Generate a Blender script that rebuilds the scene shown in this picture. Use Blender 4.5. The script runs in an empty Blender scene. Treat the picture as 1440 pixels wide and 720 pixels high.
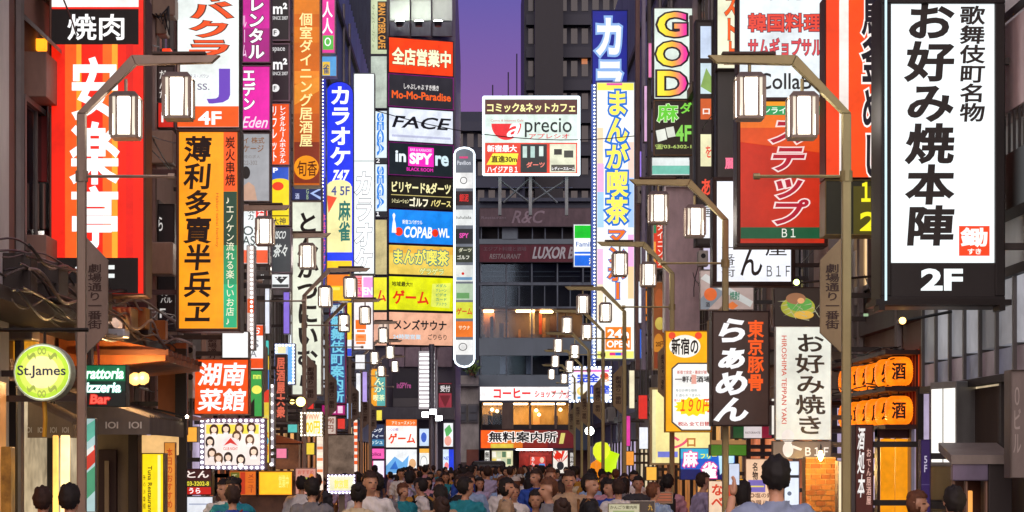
import bpy, bmesh, math, random
from mathutils import Vector, Matrix
random.seed(7)
R = math.radians
SC = bpy.context.scene
COL = SC.collection
# ------------------------------------------------------------------ camera
F, VX, VY, HC = 3000.0, 670.0, 648.0, 1.95      # focal length and optical axis in pixels of a 1440 px wide picture, eye height
cam = bpy.data.cameras.new('camera')
cam.sensor_width = 36; cam.lens = 36 * F / 1440
cam.shift_x = (720 - VX) / 1440; cam.shift_y = (VY - 360) / 1440
cam.clip_start = 0.1; cam.clip_end = 3000
cam_o = bpy.data.objects.new('camera', cam); COL.objects.link(cam_o)
cam_o.location = (0, 0, HC); cam_o.rotation_euler = (R(90), 0, 0)
SC.camera = cam_o
# ------------------------------------------------------------------ sky, dusk light, exposure
W = bpy.data.worlds.new('World'); SC.world = W; W.use_nodes = True
nt = W.node_tree; bg = nt.nodes['Background']
sky = nt.nodes.new('ShaderNodeTexSky'); sky.sky_type = 'NISHITA'; sky.sun_disc = False
sky.sun_elevation = R(1.0); sky.sun_rotation = R(200)
tc = nt.nodes.new('ShaderNodeTexCoord'); sp = nt.nodes.new('ShaderNodeSeparateXYZ')
nt.links.new(tc.outputs['Generated'], sp.inputs[0])
rp = nt.nodes.new('ShaderNodeValToRGB')
rp.color_ramp.elements[0].position = 0.05; rp.color_ramp.elements[0].color = (.40, .19, .42, 1)
rp.color_ramp.elements[1].position = 0.225; rp.color_ramp.elements[1].color = (.115, .105, .42, 1)
e_ = rp.color_ramp.elements.new(.155); e_.color = (.27, .125, .38, 1)
nt.links.new(sp.outputs['Z'], rp.inputs[0])
mx = nt.nodes.new('ShaderNodeMix'); mx.data_type = 'RGBA'; mx.blend_type = 'MIX'; mx.inputs[0].default_value = .97
sk = nt.nodes.new('ShaderNodeVectorMath'); sk.operation = 'SCALE'; sk.inputs[3].default_value = .12
nt.links.new(sky.outputs[0], sk.inputs[0])
nt.links.new(sk.outputs[0], mx.inputs[6]); nt.links.new(rp.outputs[0], mx.inputs[7])
nt.links.new(mx.outputs[2], bg.inputs[0]); bg.inputs[1].default_value = .80
sun = bpy.data.lights.new('sun', 'SUN'); sun.energy = 2.3; sun.angle = R(70); sun.color = (1, .83, .72)
sun_o = bpy.data.objects.new('sun', sun); COL.objects.link(sun_o); sun_o.rotation_euler = (R(58), 0, R(-8))
SC.view_settings.view_transform = 'Standard'; SC.view_settings.look = 'None'
SC.view_settings.gamma = 1; SC.view_settings.exposure = 0.35
SC.render.engine = 'CYCLES'
cy = SC.cycles; cy.max_bounces = 5; cy.diffuse_bounces = 3; cy.glossy_bounces = 3; cy.transparent_max_bounces = 10
cy.caustics_reflective = False; cy.caustics_refractive = False; cy.sample_clamp_indirect = 4
cy.use_denoising = True
# ------------------------------------------------------------------ helpers
def PX(x, d): return (x - VX) * d / F
def PZ(y, d): return HC + (VY - y) * d / F
def lin(h):
    h = h.lstrip('#')
    return tuple((c / 12.92 if c <= .04045 else ((c + .055) / 1.055) ** 2.4) for c in (int(h[i:i+2], 16) / 255 for i in (0, 2, 4)))
_M = {}
def paint(h, rough=.6, metal=0.0, var=.3, scale=2.5):
    k = ('p', h, rough, metal, var, scale)
    if k in _M: return _M[k]
    m = bpy.data.materials.new('paint'); m.use_nodes = True; n = m.node_tree; b = n.nodes['Principled BSDF']
    c = lin(h)
    t = n.nodes.new('ShaderNodeTexCoord'); ns = n.nodes.new('ShaderNodeTexNoise'); ns.inputs['Scale'].default_value = scale
    ns.inputs['Detail'].default_value = 8; ns.inputs['Roughness'].default_value = .65
    mp = n.nodes.new('ShaderNodeMapping'); mp.inputs['Scale'].default_value = (1, 1, .45)
    n.links.new(t.outputs['Object'], mp.inputs[0]); n.links.new(mp.outputs[0], ns.inputs['Vector'])
    r = n.nodes.new('ShaderNodeValToRGB'); r.color_ramp.elements[0].position = .32; r.color_ramp.elements[1].position = .68
    r.color_ramp.elements[0].color = tuple(v * (1 - var) for v in c) + (1,)
    r.color_ramp.elements[1].color = tuple(min(1, v * (1 + var * .6)) for v in c) + (1,)
    n.links.new(ns.outputs['Fac'], r.inputs[0]); n.links.new(r.outputs[0], b.inputs['Base Color'])
    b.inputs['Roughness'].default_value = rough; b.inputs['Metallic'].default_value = metal
    _M[k] = m; return m
def emi(h, e=1.0, var=.2, sample=True, scale=1.6):
    k = ('e', h, e, var, sample, scale)
    if k in _M: return _M[k]
    m = bpy.data.materials.new('backlit'); m.use_nodes = True; n = m.node_tree; b = n.nodes['Principled BSDF']
    c = lin(h)
    b.inputs['Base Color'].default_value = tuple(v * .2 for v in c) + (1,); b.inputs['Roughness'].default_value = .35
    b.inputs['Emission Color'].default_value = c + (1,)
    if var:
        t = n.nodes.new('ShaderNodeTexCoord'); ns = n.nodes.new('ShaderNodeTexNoise'); ns.inputs['Scale'].default_value = scale
        ns.inputs['Detail'].default_value = 3
        n.links.new(t.outputs['Object'], ns.inputs['Vector'])
        mr = n.nodes.new('ShaderNodeMapRange'); mr.inputs[1].default_value = .3; mr.inputs[2].default_value = .7
        mr.inputs[3].default_value = e * (1 - var); mr.inputs[4].default_value = e * (1 + var)
        n2 = n.nodes.new('ShaderNodeTexNoise'); n2.inputs['Scale'].default_value = scale * 9; n2.inputs['Detail'].default_value = 6
        n.links.new(t.outputs['Object'], n2.inputs['Vector'])
        ad = n.nodes.new('ShaderNodeMath'); ad.operation = 'MULTIPLY_ADD'; ad.inputs[1].default_value = .3
        sb = n.nodes.new('ShaderNodeMath'); sb.operation = 'SUBTRACT'; sb.inputs[1].default_value = .15
        n.links.new(n2.outputs['Fac'], ad.inputs[0]); n.links.new(ns.outputs['Fac'], ad.inputs[2]); n.links.new(ad.outputs[0], sb.inputs[0])
        n.links.new(sb.outputs[0], mr.inputs[0]); n.links.new(mr.outputs[0], b.inputs['Emission Strength'])
    else: b.inputs['Emission Strength'].default_value = e
    if not sample: m.cycles.emission_sampling = 'NONE'
    _M[k] = m; return m
def glass(h='#9fb4c0', refl=.18):
    k = ('g', h, refl)
    if k in _M: return _M[k]
    m = bpy.data.materials.new('glass'); m.use_nodes = True; n = m.node_tree
    o = n.nodes['Material Output']; n.nodes.remove(n.nodes['Principled BSDF'])
    a = n.nodes.new('ShaderNodeBsdfTransparent'); a.inputs[0].default_value = (.85, .88, .9, 1)
    g = n.nodes.new('ShaderNodeBsdfGlossy'); g.inputs['Roughness'].default_value = .05; g.inputs[0].default_value = lin(h) + (1,)
    x = n.nodes.new('ShaderNodeMixShader'); x.inputs[0].default_value = refl
    n.links.new(a.outputs[0], x.inputs[1]); n.links.new(g.outputs[0], x.inputs[2]); n.links.new(x.outputs[0], o.inputs[0])
    _M[k] = m; return m
def ramp_emit(cols, e=1.0):
    m = bpy.data.materials.new('backlit_rainbow'); m.use_nodes = True; n = m.node_tree; b = n.nodes['Principled BSDF']
    t = n.nodes.new('ShaderNodeTexCoord'); sx = n.nodes.new('ShaderNodeSeparateXYZ'); r = n.nodes.new('ShaderNodeValToRGB')
    n.links.new(t.outputs['Generated'], sx.inputs[0]); n.links.new(sx.outputs['X'], r.inputs[0])
    el = r.color_ramp.elements
    while len(el) < len(cols): el.new(.5)
    for i, c in enumerate(cols): el[i].position = i / (len(cols) - 1); el[i].color = lin(c) + (1,)
    n.links.new(r.outputs[0], b.inputs['Emission Color']); b.inputs['Emission Strength'].default_value = e; b.inputs['Base Color'].default_value = (.1, .1, .1, 1)
    m.cycles.emission_sampling = 'NONE'; return m
ORG = {}
def tag(o, label=None, cat=None, group=None, kind=None):
    if label: o['label'] = label
    if cat: o['category'] = cat
    if group: o['group'] = group
    if kind: o['kind'] = kind
    return o
def point_light(name, parent, loc, watts, col=(1, .75, .4), r=.04):
    l = bpy.data.lights.new(name, 'POINT'); l.energy = watts; l.color = col; l.shadow_soft_size = r
    o = bpy.data.objects.new(name, l); COL.objects.link(o); o.parent = parent; o.location = Vector(loc) - ORG[parent]; return o
def thing(name, label, cat, loc=(0, 0, 0), group=None):
    o = bpy.data.objects.new(name, None); COL.objects.link(o); o.location = loc; o.empty_display_size = .2
    ORG[o] = Vector(loc); return tag(o, label, cat, group)
class MB:
    def __init__(s): s.v = []; s.f = []; s.mi = []; s.ms = []
    def m(s, mat):
        if mat not in s.ms: s.ms.append(mat)
        return s.ms.index(mat)
    def add(s, vs, fs, mat):
        b = len(s.v); s.v += [tuple(p) for p in vs]; i = s.m(mat)
        for f in fs: s.f.append(tuple(b + k for k in f)); s.mi.append(i)
        return s
    def box(s, x0, x1, y0, y1, z0, z1, mat):
        if x0 > x1: x0, x1 = x1, x0
        if z0 > z1: z0, z1 = z1, z0
        if y0 > y1: y0, y1 = y1, y0
        v = [(x, y, z) for z in (z0, z1) for y in (y0, y1) for x in (x0, x1)]
        return s.add(v, [(0, 2, 3, 1), (4, 5, 7, 6), (0, 1, 5, 4), (2, 6, 7, 3), (0, 4, 6, 2), (1, 3, 7, 5)], mat)
    def prism(s, a, b, mat):                        # two matching rings -> closed solid
        n = len(a)
        fs = [tuple(range(n))[::-1], tuple(range(n, 2 * n))] + [(i, (i + 1) % n, n + (i + 1) % n, n + i) for i in range(n)]
        return s.add(list(a) + list(b), fs, mat)
    def pxbox(s, x0, y0, x1, y1, d, t, mat):        # box whose front face is the given picture rectangle at distance d
        return s.box(PX(x0, d), PX(x1, d), d, d + t, PZ(y1, d), PZ(y0, d), mat)
    def tube(s, pts, r, mat, n=6, r2=None):
        pts = [Vector(p) for p in pts]; rings = []
        for i, p in enumerate(pts):
            t = (pts[min(i + 1, len(pts) - 1)] - pts[max(i - 1, 0)]).normalized()
            u = t.cross(Vector((0, 0, 1)) if abs(t.z) < .9 else Vector((0, 1, 0))).normalized(); w = t.cross(u)
            rr = r if r2 is None else r + (r2 - r) * i / (len(pts) - 1)
            rings.append([p + (u * math.cos(a) + w * math.sin(a)) * rr for a in (2 * math.pi * k / n for k in range(n))])
        v = [q for g in rings for q in g]; f = []
        for i in range(len(pts) - 1):
            for k in range(n): f.append((i*n+k, i*n+(k+1) % n, (i+1)*n+(k+1) % n, (i+1)*n+k))
        f.append(tuple(range(n))[::-1]); f.append(tuple((len(pts)-1)*n+k for k in range(n)))
        return s.add(v, f, mat)
    def beam(s, p, q, w, mat): return s.tube([p, q], w, mat, 4)
    def lathe(s, c, prof, mat, n=20, axis='z', sy=1):   # prof: (r, h)
        v = []; f = []
        for r, h in prof:
            for k in range(n):
                a = 2 * math.pi * k / n; p, q = r * math.cos(a), r * math.sin(a) * sy
                v.append((c[0]+p, c[1]+q, c[2]+h) if axis == 'z' else (c[0]+p, c[1]+h, c[2]+q) if axis == 'y' else (c[0]+h, c[1]+p, c[2]+q))
        for i in range(len(prof) - 1):
            for k in range(n): f.append((i*n+k, i*n+(k+1) % n, (i+1)*n+(k+1) % n, (i+1)*n+k))
        f.append(tuple(range(n))[::-1]); f.append(tuple((len(prof)-1)*n+k for k in range(n)))
        return s.add(v, f, mat)
    def build(s, name, parent=None, smooth=False, bevel=0):
        o0 = Vector((0, 0, 0)); p = parent
        while p is not None:
            if p in ORG: o0 = ORG[p]; break
            p = p.parent
        me = bpy.data.meshes.new(name)
        me.from_pydata([(a - o0.x, b - o0.y, c - o0.z) for a, b, c in s.v], [], s.f)
        for m in s.ms: me.materials.append(m)
        me.polygons.foreach_set('material_index', s.mi)
        if smooth: me.polygons.foreach_set('use_smooth', [True] * len(s.f))
        me.update()
        o = bpy.data.objects.new(name, me); COL.objects.link(o); o.parent = parent
        if bevel:
            b = o.modifiers.new('bevel', 'BEVEL'); b.width = bevel; b.segments = 2; b.limit_method = 'ANGLE'
        return o
def copy_tree(o, parent=None):
    c = o.copy(); COL.objects.link(c)
    if parent is not None: c.parent = parent
    for ch in list(o.children): copy_tree(ch, c)
    return c
# lettering: outlines of Blender's own font turned into mesh
_G = {}
def glyph(s, bold):
    bold = round(bold * .56, 4); k = (s, bold)
    if k in _G: return _G[k]
    c = bpy.data.curves.new('t', 'FONT'); c.body = s; c.resolution_u = 3; c.fill_mode = 'FRONT'
    c.bevel_depth = bold; c.bevel_resolution = 0
    o = bpy.data.objects.new('t', c)
    me = bpy.data.meshes.new_from_object(o)
    zs = .05
    v = [(p.co.x, p.co.y, p.co.z * zs) for p in me.vertices]; f = [tuple(p.vertices) for p in me.polygons]
    bpy.data.objects.remove(o); bpy.data.curves.remove(c); bpy.data.meshes.remove(me)
    _G[k] = (v, f); return _G[k]
def text2d(s, mode, x0, y0, x1, y1, bold, shear=0, ref=None):
    """flat lettering in picture pixels -> (verts (x, y, depth in px), faces)"""
    V, FA = [], []
    def put(v, f, fn):
        b = len(V); V.extend(fn(p) for p in v); FA.extend(tuple(b + k for k in q) for q in f)
    if mode in 'hR':
        v, f = glyph(s, bold)
        if not v: return V, FA
        v0 = v if ref is None else glyph(s, ref)[0]
        ax, bx = min(p[0] for p in v0), max(p[0] for p in v0); ay, by = min(p[1] for p in v0), max(p[1] for p in v0)
        w, h = max(bx - ax, 1e-5), max(by - ay, 1e-5)
        if mode == 'h':
            put(v, f, lambda p: (x0 + (p[0]-ax)/w*(x1-x0) + shear*((p[1]-ay)/h - .5)*(y1-y0), y1 - (p[1]-ay)/h*(y1-y0), p[2]*(y1-y0)/h))
        else:       # turned a quarter clockwise, reading downwards
            put(v, f, lambda p: (x0 + (p[1]-ay)/h*(x1-x0), y0 + (p[0]-ax)/w*(y1-y0), p[2]*(x1-x0)/h))
    else:
        n = len(s); ch = (y1 - y0) / n; cw = x1 - x0
        for i, c in enumerate(s):
            if c in ' 　': continue
            v, f = glyph(c, bold); ya = y0 + i * ch
            if c in 'ー〜－-':
                put(v, f, lambda p: (x0 + cw * (.5 + (p[1] - .33) * 1.05), ya + ch * (.5 + (p[0] - .5) * 1.05), p[2]*cw))
            elif ord(c) < 128:
                v0 = v if ref is None else glyph(c, ref)[0]
                ax, bx = min(p[0] for p in v0), max(p[0] for p in v0); ay, by = min(p[1] for p in v0), max(p[1] for p in v0)
                put(v, f, lambda p: (x0 + cw*(.5 + ((p[0]-ax)/(bx-ax) - .5)*min(.85, (bx-ax)*1.15)), ya + ch*(.92 - .84*(p[1]-ay)/(by-ay)), p[2]*cw))
            else:
                put(v, f, lambda p: (x0 + cw*(.5 + (p[0] - .5)*1.0) + shear*cw*(p[1]-.38), ya + ch*(.5 - (p[1] - .38)*1.0), p[2]*cw))
    return V, FA
# ------------------------------------------------------------------ signs
WALL_L, WALL_R = -4.7, 5.05
def sign(label, rect, d, items=(), bg='#f4f6f4', e=1.0, frame='#3a322e', fw=2.5, depth=.28, s=0.0, dz=None, wall=None, led=None,
         name='shop_sign', cat='sign', group=None, lit=True, shape=None, post=None, var=.2):
    """a sign cabinet. Measures are given as a picture rectangle at distance d (s: how much farther its right edge is)."""
    x0, y0, x1, y1 = rect; dz = dz or d; e *= .88
    def dd(x): return d + s * (x - x0) / (x1 - x0)
    def P(x, y, k=0.0): q = dd(x); return (PX(x, q), q - k, PZ(y, dz))
    u = d / F
    base = P((x0 + x1) / 2, y1)
    root = thing(name, label, cat, base, group)
    fm = paint(frame, .45, .3)
    cb = MB()
    lay0 = .004 + .00003 * d
    if shape:           # outline polygon instead of a rectangle
        cb.prism([P(x, y, 0) for x, y in shape], [tuple(Vector(P(x, y, 0)) + Vector((0, depth, 0))) for x, y in shape], fm)
        cx, cyy = sum(p[0] for p in shape) / len(shape), sum(p[1] for p in shape) / len(shape)
        inner = [(x + (cx - x) * fw / max(abs(x - cx), abs(y - cyy), 6), y + (cyy - y) * fw / max(abs(x - cx), abs(y - cyy), 6)) for x, y in shape]
        cb.build('cabinet', root)
        fc = MB(); n = len(inner)
        fc.prism([P(x, y, lay0 * 2) for x, y in inner], [P(x, y, lay0 * .5) for x, y in inner], emi(bg, e, var) if lit else paint(bg))
        fc.build('face', root)
    else:
        def slab(a, b, c, g, k0, k1, mat, mb):
            A = [P(a, g, k0), P(c, g, k0), P(c, b, k0), P(a, b, k0)]; B = [P(a, g, k1), P(c, g, k1), P(c, b, k1), P(a, b, k1)]
            mb.prism(A, B, mat)
        slab(x0, y0, x1, y1, 0, -depth, fm, cb)
        rim = max(.03, fw * u * .5)
        if fw:
            slab(x0, y0, x1, y0 + fw, rim, .0, fm, cb); slab(x0, y1 - fw, x1, y1, rim, .0, fm, cb)
            slab(x0, y0 + fw, x0 + fw, y1 - fw, rim, .0, fm, cb); slab(x1 - fw, y0 + fw, x1, y1 - fw, rim, .0, fm, cb)
        cb.build('cabinet', root, bevel=.008 if d < 35 else 0)
        fc = MB(); slab(x0 + fw, y0 + fw, x1 - fw, y1 - fw, lay0, .002, emi(bg, e, var) if lit else paint(bg), fc); fc.build('face', root)
        if wall is not None and depth >= .28:       # projecting cabinets are lit on both sides
            bk = MB(); slab(x0 + fw, y0 + fw, x1 - fw, y1 - fw, -depth - .002, -depth - .012, emi(bg, e, var) if lit else paint(bg), bk); bk.build('rear_face', root)
    if items:
        mb = MB(); k = lay0 * (2.6 if shape else 1.6); st = lay0 * .6
        for it in items:
            t = it[0]
            if t in 'vhR':
                _, tx, a, b, c, g, colr, bold = it[:8]
                o = it[8] if len(it) > 8 and isinstance(it[8], dict) else {}
                if 'oc' in o:
                    V, FA = text2d(tx, t, a, b, c, g, bold + o.get('ow', .06) * 1.7, o.get('sh', 0), bold)
                    mb.add([P(p[0], p[1], k + p[2] * u) for p in V], FA, o['m2'] if 'm2' in o else emi(o['oc'], o.get('oe', e), 0, False) if lit else paint(o['oc'])); k += st + .006 * ((g - b) if t == 'h' else (c - a)) * u
                V, FA = text2d(tx, t, a, b, c, g, bold, o.get('sh', 0))
                if 'mat' in o: mat = o['mat']
                elif o.get('emit', lit): mat = emi(colr, o.get('e', e), 0, False)
                else: mat = paint(colr)
                mb.add([P(p[0], p[1], k + p[2] * u) for p in V], FA, mat); k += st + .006 * ((g - b) if t == 'h' else (c - a)) * u
            elif t == 'r':
                _, a, b, c, g, colr = it[:6]; ee = it[6] * .88 if len(it) > 6 else e
                mb.add([P(a, g, k), P(c, g, k), P(c, b, k), P(a, b, k)], [(0, 1, 2, 3)], emi(colr, ee, var, False) if ee and lit else paint(colr)); k += st
            elif t == 'o':
                _, a, b, rx, ry, colr = it[:6]; ee = it[6] * .88 if len(it) > 6 else e
                mb.add([P(a + rx * math.cos(q), b - ry * math.sin(q), k) for q in (2 * math.pi * j / 24 for j in range(24))], [tuple(range(24))], emi(colr, ee, var, False) if ee and lit else paint(colr)); k += st
            elif t == 'p':
                _, pts, colr = it[:3]; ee = it[3] * .88 if len(it) > 3 else e
                mb.add([P(a, b, k) for a, b in pts], [tuple(range(len(pts)))], emi(colr, ee, var, False) if ee and lit else paint(colr)); k += st
        mb.build('lettering', root)
    if led:             # (inset px, spacing px, radius px, colour, strength)
        ins, spc, rad, lc, le = led[:5]; sides = led[5] if len(led) > 5 else 'LRTB'
        mb = MB(); pts = []
        nx = max(1, round((x1 - x0 - 2 * ins) / spc)); ny = max(1, round((y1 - y0 - 2 * ins) / spc))
        for i in range(nx + 1):
            x = x0 + ins + (x1 - x0 - 2 * ins) * i / nx
            if 'T' in sides: pts.append((x, y0 + ins))
            if 'B' in sides: pts.append((x, y1 - ins))
        for i in range(ny + 1):
            y = y0 + ins + (y1 - y0 - 2 * ins) * i / ny
            if 'L' in sides: pts.append((x0 + ins, y))
            if 'R' in sides: pts.append((x1 - ins, y))
        m = emi(lc, le, 0)
        m.cycles.emission_sampling = 'NONE'
        for x, y in pts:
            c = P(x, y, max(.03, fw * u * .5) + .004); mb.lathe(c, [(rad * u * .55, -rad * u), (rad * u, -rad * u * .3), (rad * u, .002)], m, 8, 'y')
        mb.build('light_bulbs', root)
    if wall is not None:
        bx = PX(x0, d) if wall < 0 else PX(x1, dd(x1)); bm_ = MB(); y = dd(x0 if wall < 0 else x1) + depth * .5
        if (wall < 0 and bx > wall + .05) or (wall > 0 and bx < wall - .05):
            for t in (.2, .8):
                z = PZ(y0 + (y1 - y0) * t, dz); bm_.box(wall, bx, y - .03, y + .03, z - .03, z + .03, paint('#4a4542', .5, .5))
            bm_.build('bracket', root)
    if post:
        pm = MB(); px = PX(post, d); y = d + depth * .5
        pm.box(px - .05, px + .05, y - .05, y + .05, 0, PZ(y1, d) - .001, paint('#8a7a66', .5, .3)); pm.build('post', root)
    return root
# ================================================================== GROUND
def struct(name, mb): return tag(mb.build(name), kind='structure')
pav = paint('#4a4644', .42, 0, .35, 1.2)
mb = MB(); mb.add([(-900, -300, -.004), (900, -300, -.004), (900, 1600, -.004), (-900, 1600, -.004)], [(0, 1, 2, 3)], paint('#2a2a2c', .8)); struct('ground', mb)
mb = MB(); mb.add([(-3.6, -5, 0), (3.8, -5, 0), (3.8, 152, 0), (-3.6, 152, 0)], [(0, 1, 2, 3)], pav); struct('road', mb)
mb = MB()
for a, b in ((-4.72, -3.6), (3.8, 5.1)): mb.box(a, b, -5, 96, -.1, .11, paint('#6a6460', .6, 0, .3, 3))
struct('pavement', mb)
# ================================================================== BUILDINGS
DK = paint('#2c2826', .6)
def windows(root, side, x, y0, y1, h, z0=4.2, dy=2.6, dz=3.3, w=1.4, hh=1.5, seed=0, lit=.15, fcol='#6a6460', limit=60):
    rnd = random.Random(seed); n = 0; y = y0 + 1.2
    while y + w < y1 - .4:
        z = z0
        while z + hh < h - .6 and n < limit:
            fr = MB(); s = 1 if side == 'L' else -1; fm = paint(fcol, .5, .3)
            for q in ((y - .06, y, z - .06, z + hh + .06), (y + w, y + w + .06, z - .06, z + hh + .06), (y, y + w, z - .06, z), (y, y + w, z + hh, z + hh + .06)):
                fr.box(x - .02 * s, x + .07 * s, q[0], q[1], q[2], q[3], fm)
            fr.box(x, x + .04 * s, y + w / 2 - .02, y + w / 2 + .02, z, z + hh, fm)
            f = fr.build('window', root)
            pm = emi(rnd.choice(('#f2c890', '#dfe8f0', '#f0a850')), .8) if rnd.random() < lit else paint('#1a2028', .08)
            MB().box(x + .003 * s, x + .02 * s, y, y + w, z, z + hh, pm).build('pane', f); n += 1
            z += dz
        y += dy
def lift(h, k=2.7):
    return '#' + ''.join('%02x' % round(255 * (1.055 * min(.7, v * k) ** (1 / 2.4) - .055)) for v in lin(h))
def building(label, side, x, y0, y1, h, col, seed, band=True, limit=24, depth=12, **kw):
    s = 1 if side == 'L' else -1
    root = thing('building', label, 'building', (x - s * depth / 2, (y0 + y1) / 2, 0))
    mb = MB(); mb.box(x - s * depth, x, y0, y1, 0, h, paint(lift(col), .7, 0, .3, .7)); mb.build('wall', root)
    windows(root, side, x, y0, y1, min(h, 15), seed=seed, limit=limit, **kw)
    if band:
        mb = MB()
        for z in (3.55, 7.0, 10.4, 13.8, 17.2): mb.box(x, x + .12 * s, y0 + .05, y1 - .05, z, z + .22, paint('#4a4440', .6))
        mb.build('ledge', root)
    rnd = random.Random(seed + 50)
    for k in range(3):
        y = y0 + .3 + rnd.random() * (y1 - y0 - .6); mb = MB(); mb.tube([(x + .09 * s, y, .2), (x + .09 * s, y, min(h, 18))], .05, paint('#8a8684', .4, .4)); mb.build('drain_pipe', root)
    for k in range(4):
        y = y0 + .8 + rnd.random() * (y1 - y0 - 2); z = 4.0 + rnd.randint(0, 3) * 3.3 - .35
        mb = MB(); mb.box(x + .01 * s, x + .38 * s, y, y + .8, z, z + .6, paint('#a8a49e', .5)); a = mb.build('air_conditioner', root, bevel=.02)
        mb = MB(); mb.lathe((x + .39 * s, y + .3, z + .3), [(.22, -.005 * s), (.22, .02 * s), (.05, .03 * s)], DK, 14, 'x'); mb.build('fan_grille', a)
    mb = MB(); mb.box(x + .002 * s, x + .06 * s, y0 + .4, y1 - .4, .12, 2.7, emi(('#e8a860', '#d88a48', '#f0d8b0', '#c8b8d8', '#e0784a')[seed % 5], .55, .6, True, .9)); sf = mb.build('shopfront', root)
    mb = MB(); y = y0 + .4
    while y < y1 - .4: mb.box(x + .06 * s, x + .13 * s, y, y + .09, .12, 2.75, DK); y += 1.9
    mb.build('shopfront_mullion', sf)  # these posts are the shopfront's upright mullions
    return root
building('pale pinkish corner wall at the near left edge', 'L', -4.58, 8, 20.9, 24, '#b09088', 1, band=False)
LB1 = building('brown restaurant building behind the red striped sign', 'L', -4.75, 21.0, 29.8, 26, '#5a4238', 2)
building('grey brown building carrying the cabaret and brush-lettered signs', 'L', -4.7, 30, 37, 30, '#6a5c54', 3)
building('taupe building behind the amber dining sign', 'L', -4.7, 37.2, 46, 28, '#74685f', 4)
building('grey building behind the off-white hiragana sign', 'L', -4.7, 46.2, 55.8, 31, '#6c6a6c', 5)
LB5 = building('slate blue panelled building between the white katakana sign and the arcade corner', 'L', -4.75, 56, 96, 34, '#5a6478', 6, limit=30)
mb = MB()
for k in range(36): mb.box(-4.75, -4.69, 57 + k * 1.08, 57.06 + k * 1.08, 19, 33.8, paint('#3a4458', .5))
mb.build('facade_fin', LB5)
building('pale grey clad building at the near right edge', 'R', 5.0, 8, 23.2, 25, '#a09890', 7, band=False, limit=8)
RB1 = building('dark stone building behind the vermilion rice-pot sign', 'R', 5.05, 23.4, 30.6, 27, '#5c5048', 8)
building('brown building carrying the Korean restaurant sign', 'R', 5.05, 30.8, 40, 29, '#6a584e', 9)
building('pinkish white rendered building behind the yellow price sign', 'R', 5.05, 40.2, 48.5, 24, '#b09a98', 10)
building('grey building behind the tall parlour sign with rainbow capitals', 'R', 5.05, 48.7, 60, 30, '#6a6468', 11)
building('lilac grey building behind the very tall comic cafe sign', 'R', 5.9, 60.2, 78, 30, '#645c70', 12)
building('dark grey building at the far end of the right-hand row', 'R', 6.0, 78.2, 112, 21.5, '#4a4e5c', 13)
# right near wall: pale panel band, upper rail
NR = thing('panel_band', 'pale panelled fascia on the wall right of the biggest white sign', 'fascia', (5, 21, 2.7))
mb = MB()
for i in range(8):
    y = 18.0 + i * .66; mb.box(4.88, 4.995, y, y + .6, 3.02, 3.62, emi('#b4b4bc', (.15, .5, .3, .12, .42, .25, .35, .2)[i], .4, True, 1.2)); mb.box(4.88, 4.995, y, y + .6, 2.76, 2.99, emi(('#8a8aa0', '#a08890')[i % 2], .2, .5, True, 3)); mb.box(4.85, 4.99, y + .602, y + .658, 2.76, 3.62, paint('#5a5654', .4, .3))  # panels glow, with bluish and reddish tints, to stand in for reflections
mb.build('panel', NR); MB().box(4.93, 4.997, 17.5, 23.15, .1, 2.66, paint('#4a3c34', .7, 0, .4, 2)).build('lower_wall', NR); mb = MB(); mb.box(4.84, 4.99, 18, 23.3, 2.68, 2.75, DK); mb.box(4.84, 4.99, 18, 23.3, 3.63, 3.72, DK); mb.build('frame', NR)
NB = thing('balcony', 'pinkish balcony with dark rails at the right edge above the panel band', 'balcony', (5, 20.5, 4.6))
mb = MB(); mb.box(4.80, 4.995, 18.2, 22.6, 5.1, 5.9, paint('#dcc0bc', .6)); mb.build('parapet', NB)
mb = MB(); mb.box(4.78, 4.82, 18.2, 22.6, 5.94, 6.0, DK)
for k in range(24): mb.box(4.79, 4.81, 18.3 + k * .18, 18.33 + k * .18, 4.72, 5.08, DK)
mb.box(4.76, 4.99, 18.2, 22.6, 4.2, 4.7, paint('#1c1816', .5)); mb.build('railing', NB)
# left recess details on LB1: boxed balconies and red shutter seen beside the big red sign
def part_px(root, name, x0, y0, x1, y1, d, t, mat, bevel=.01): mb = MB(); mb.pxbox(x0, y0, x1, y1, d, t, mat); return mb.build(name, root, bevel=bevel)
bp = paint('#8a6a5c', .55)
for i, (a, b) in enumerate(((72, 136), (330, 402))):
    part_px(LB1, 'balcony_box', 16, a, 65, b, 22.4, .6, bp)
part_px(LB1, 'shutter', 44, 140, 66, 256, 23.2, .1, paint('#a01410', .5))
part_px(LB1, 'dark_opening', 24, 256, 66, 322, 23.1, .2, DK)
for k in range(5): part_px(LB1, 'rail_post', 28 + 8 * k, 258, 30.5 + 8 * k, 322, 22.9, .05, paint('#7a665c', .5, .3), 0)
mb = MB(); mb.prism([(PX(22, 22.2), 22.2, PZ(8, 22.2)), (PX(66, 22.2), 22.2, PZ(50, 22.2)), (PX(66, 22.2), 22.2, PZ(56, 22.2)), (PX(22, 22.2), 22.2, PZ(16, 22.2))], [(PX(22, 22.2), 23, PZ(8, 22.2)), (PX(66, 22.2), 23, PZ(50, 22.2)), (PX(66, 22.2), 23, PZ(56, 22.2)), (PX(22, 22.2), 23, PZ(16, 22.2))], paint('#8a8480', .4, .3)); mb.build('stair_rail', LB1)
part_px(LB1, 'warm_lamp', 46, 54, 64, 70, 23.0, .1, emi('#ff9a20', 1.6))
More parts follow.
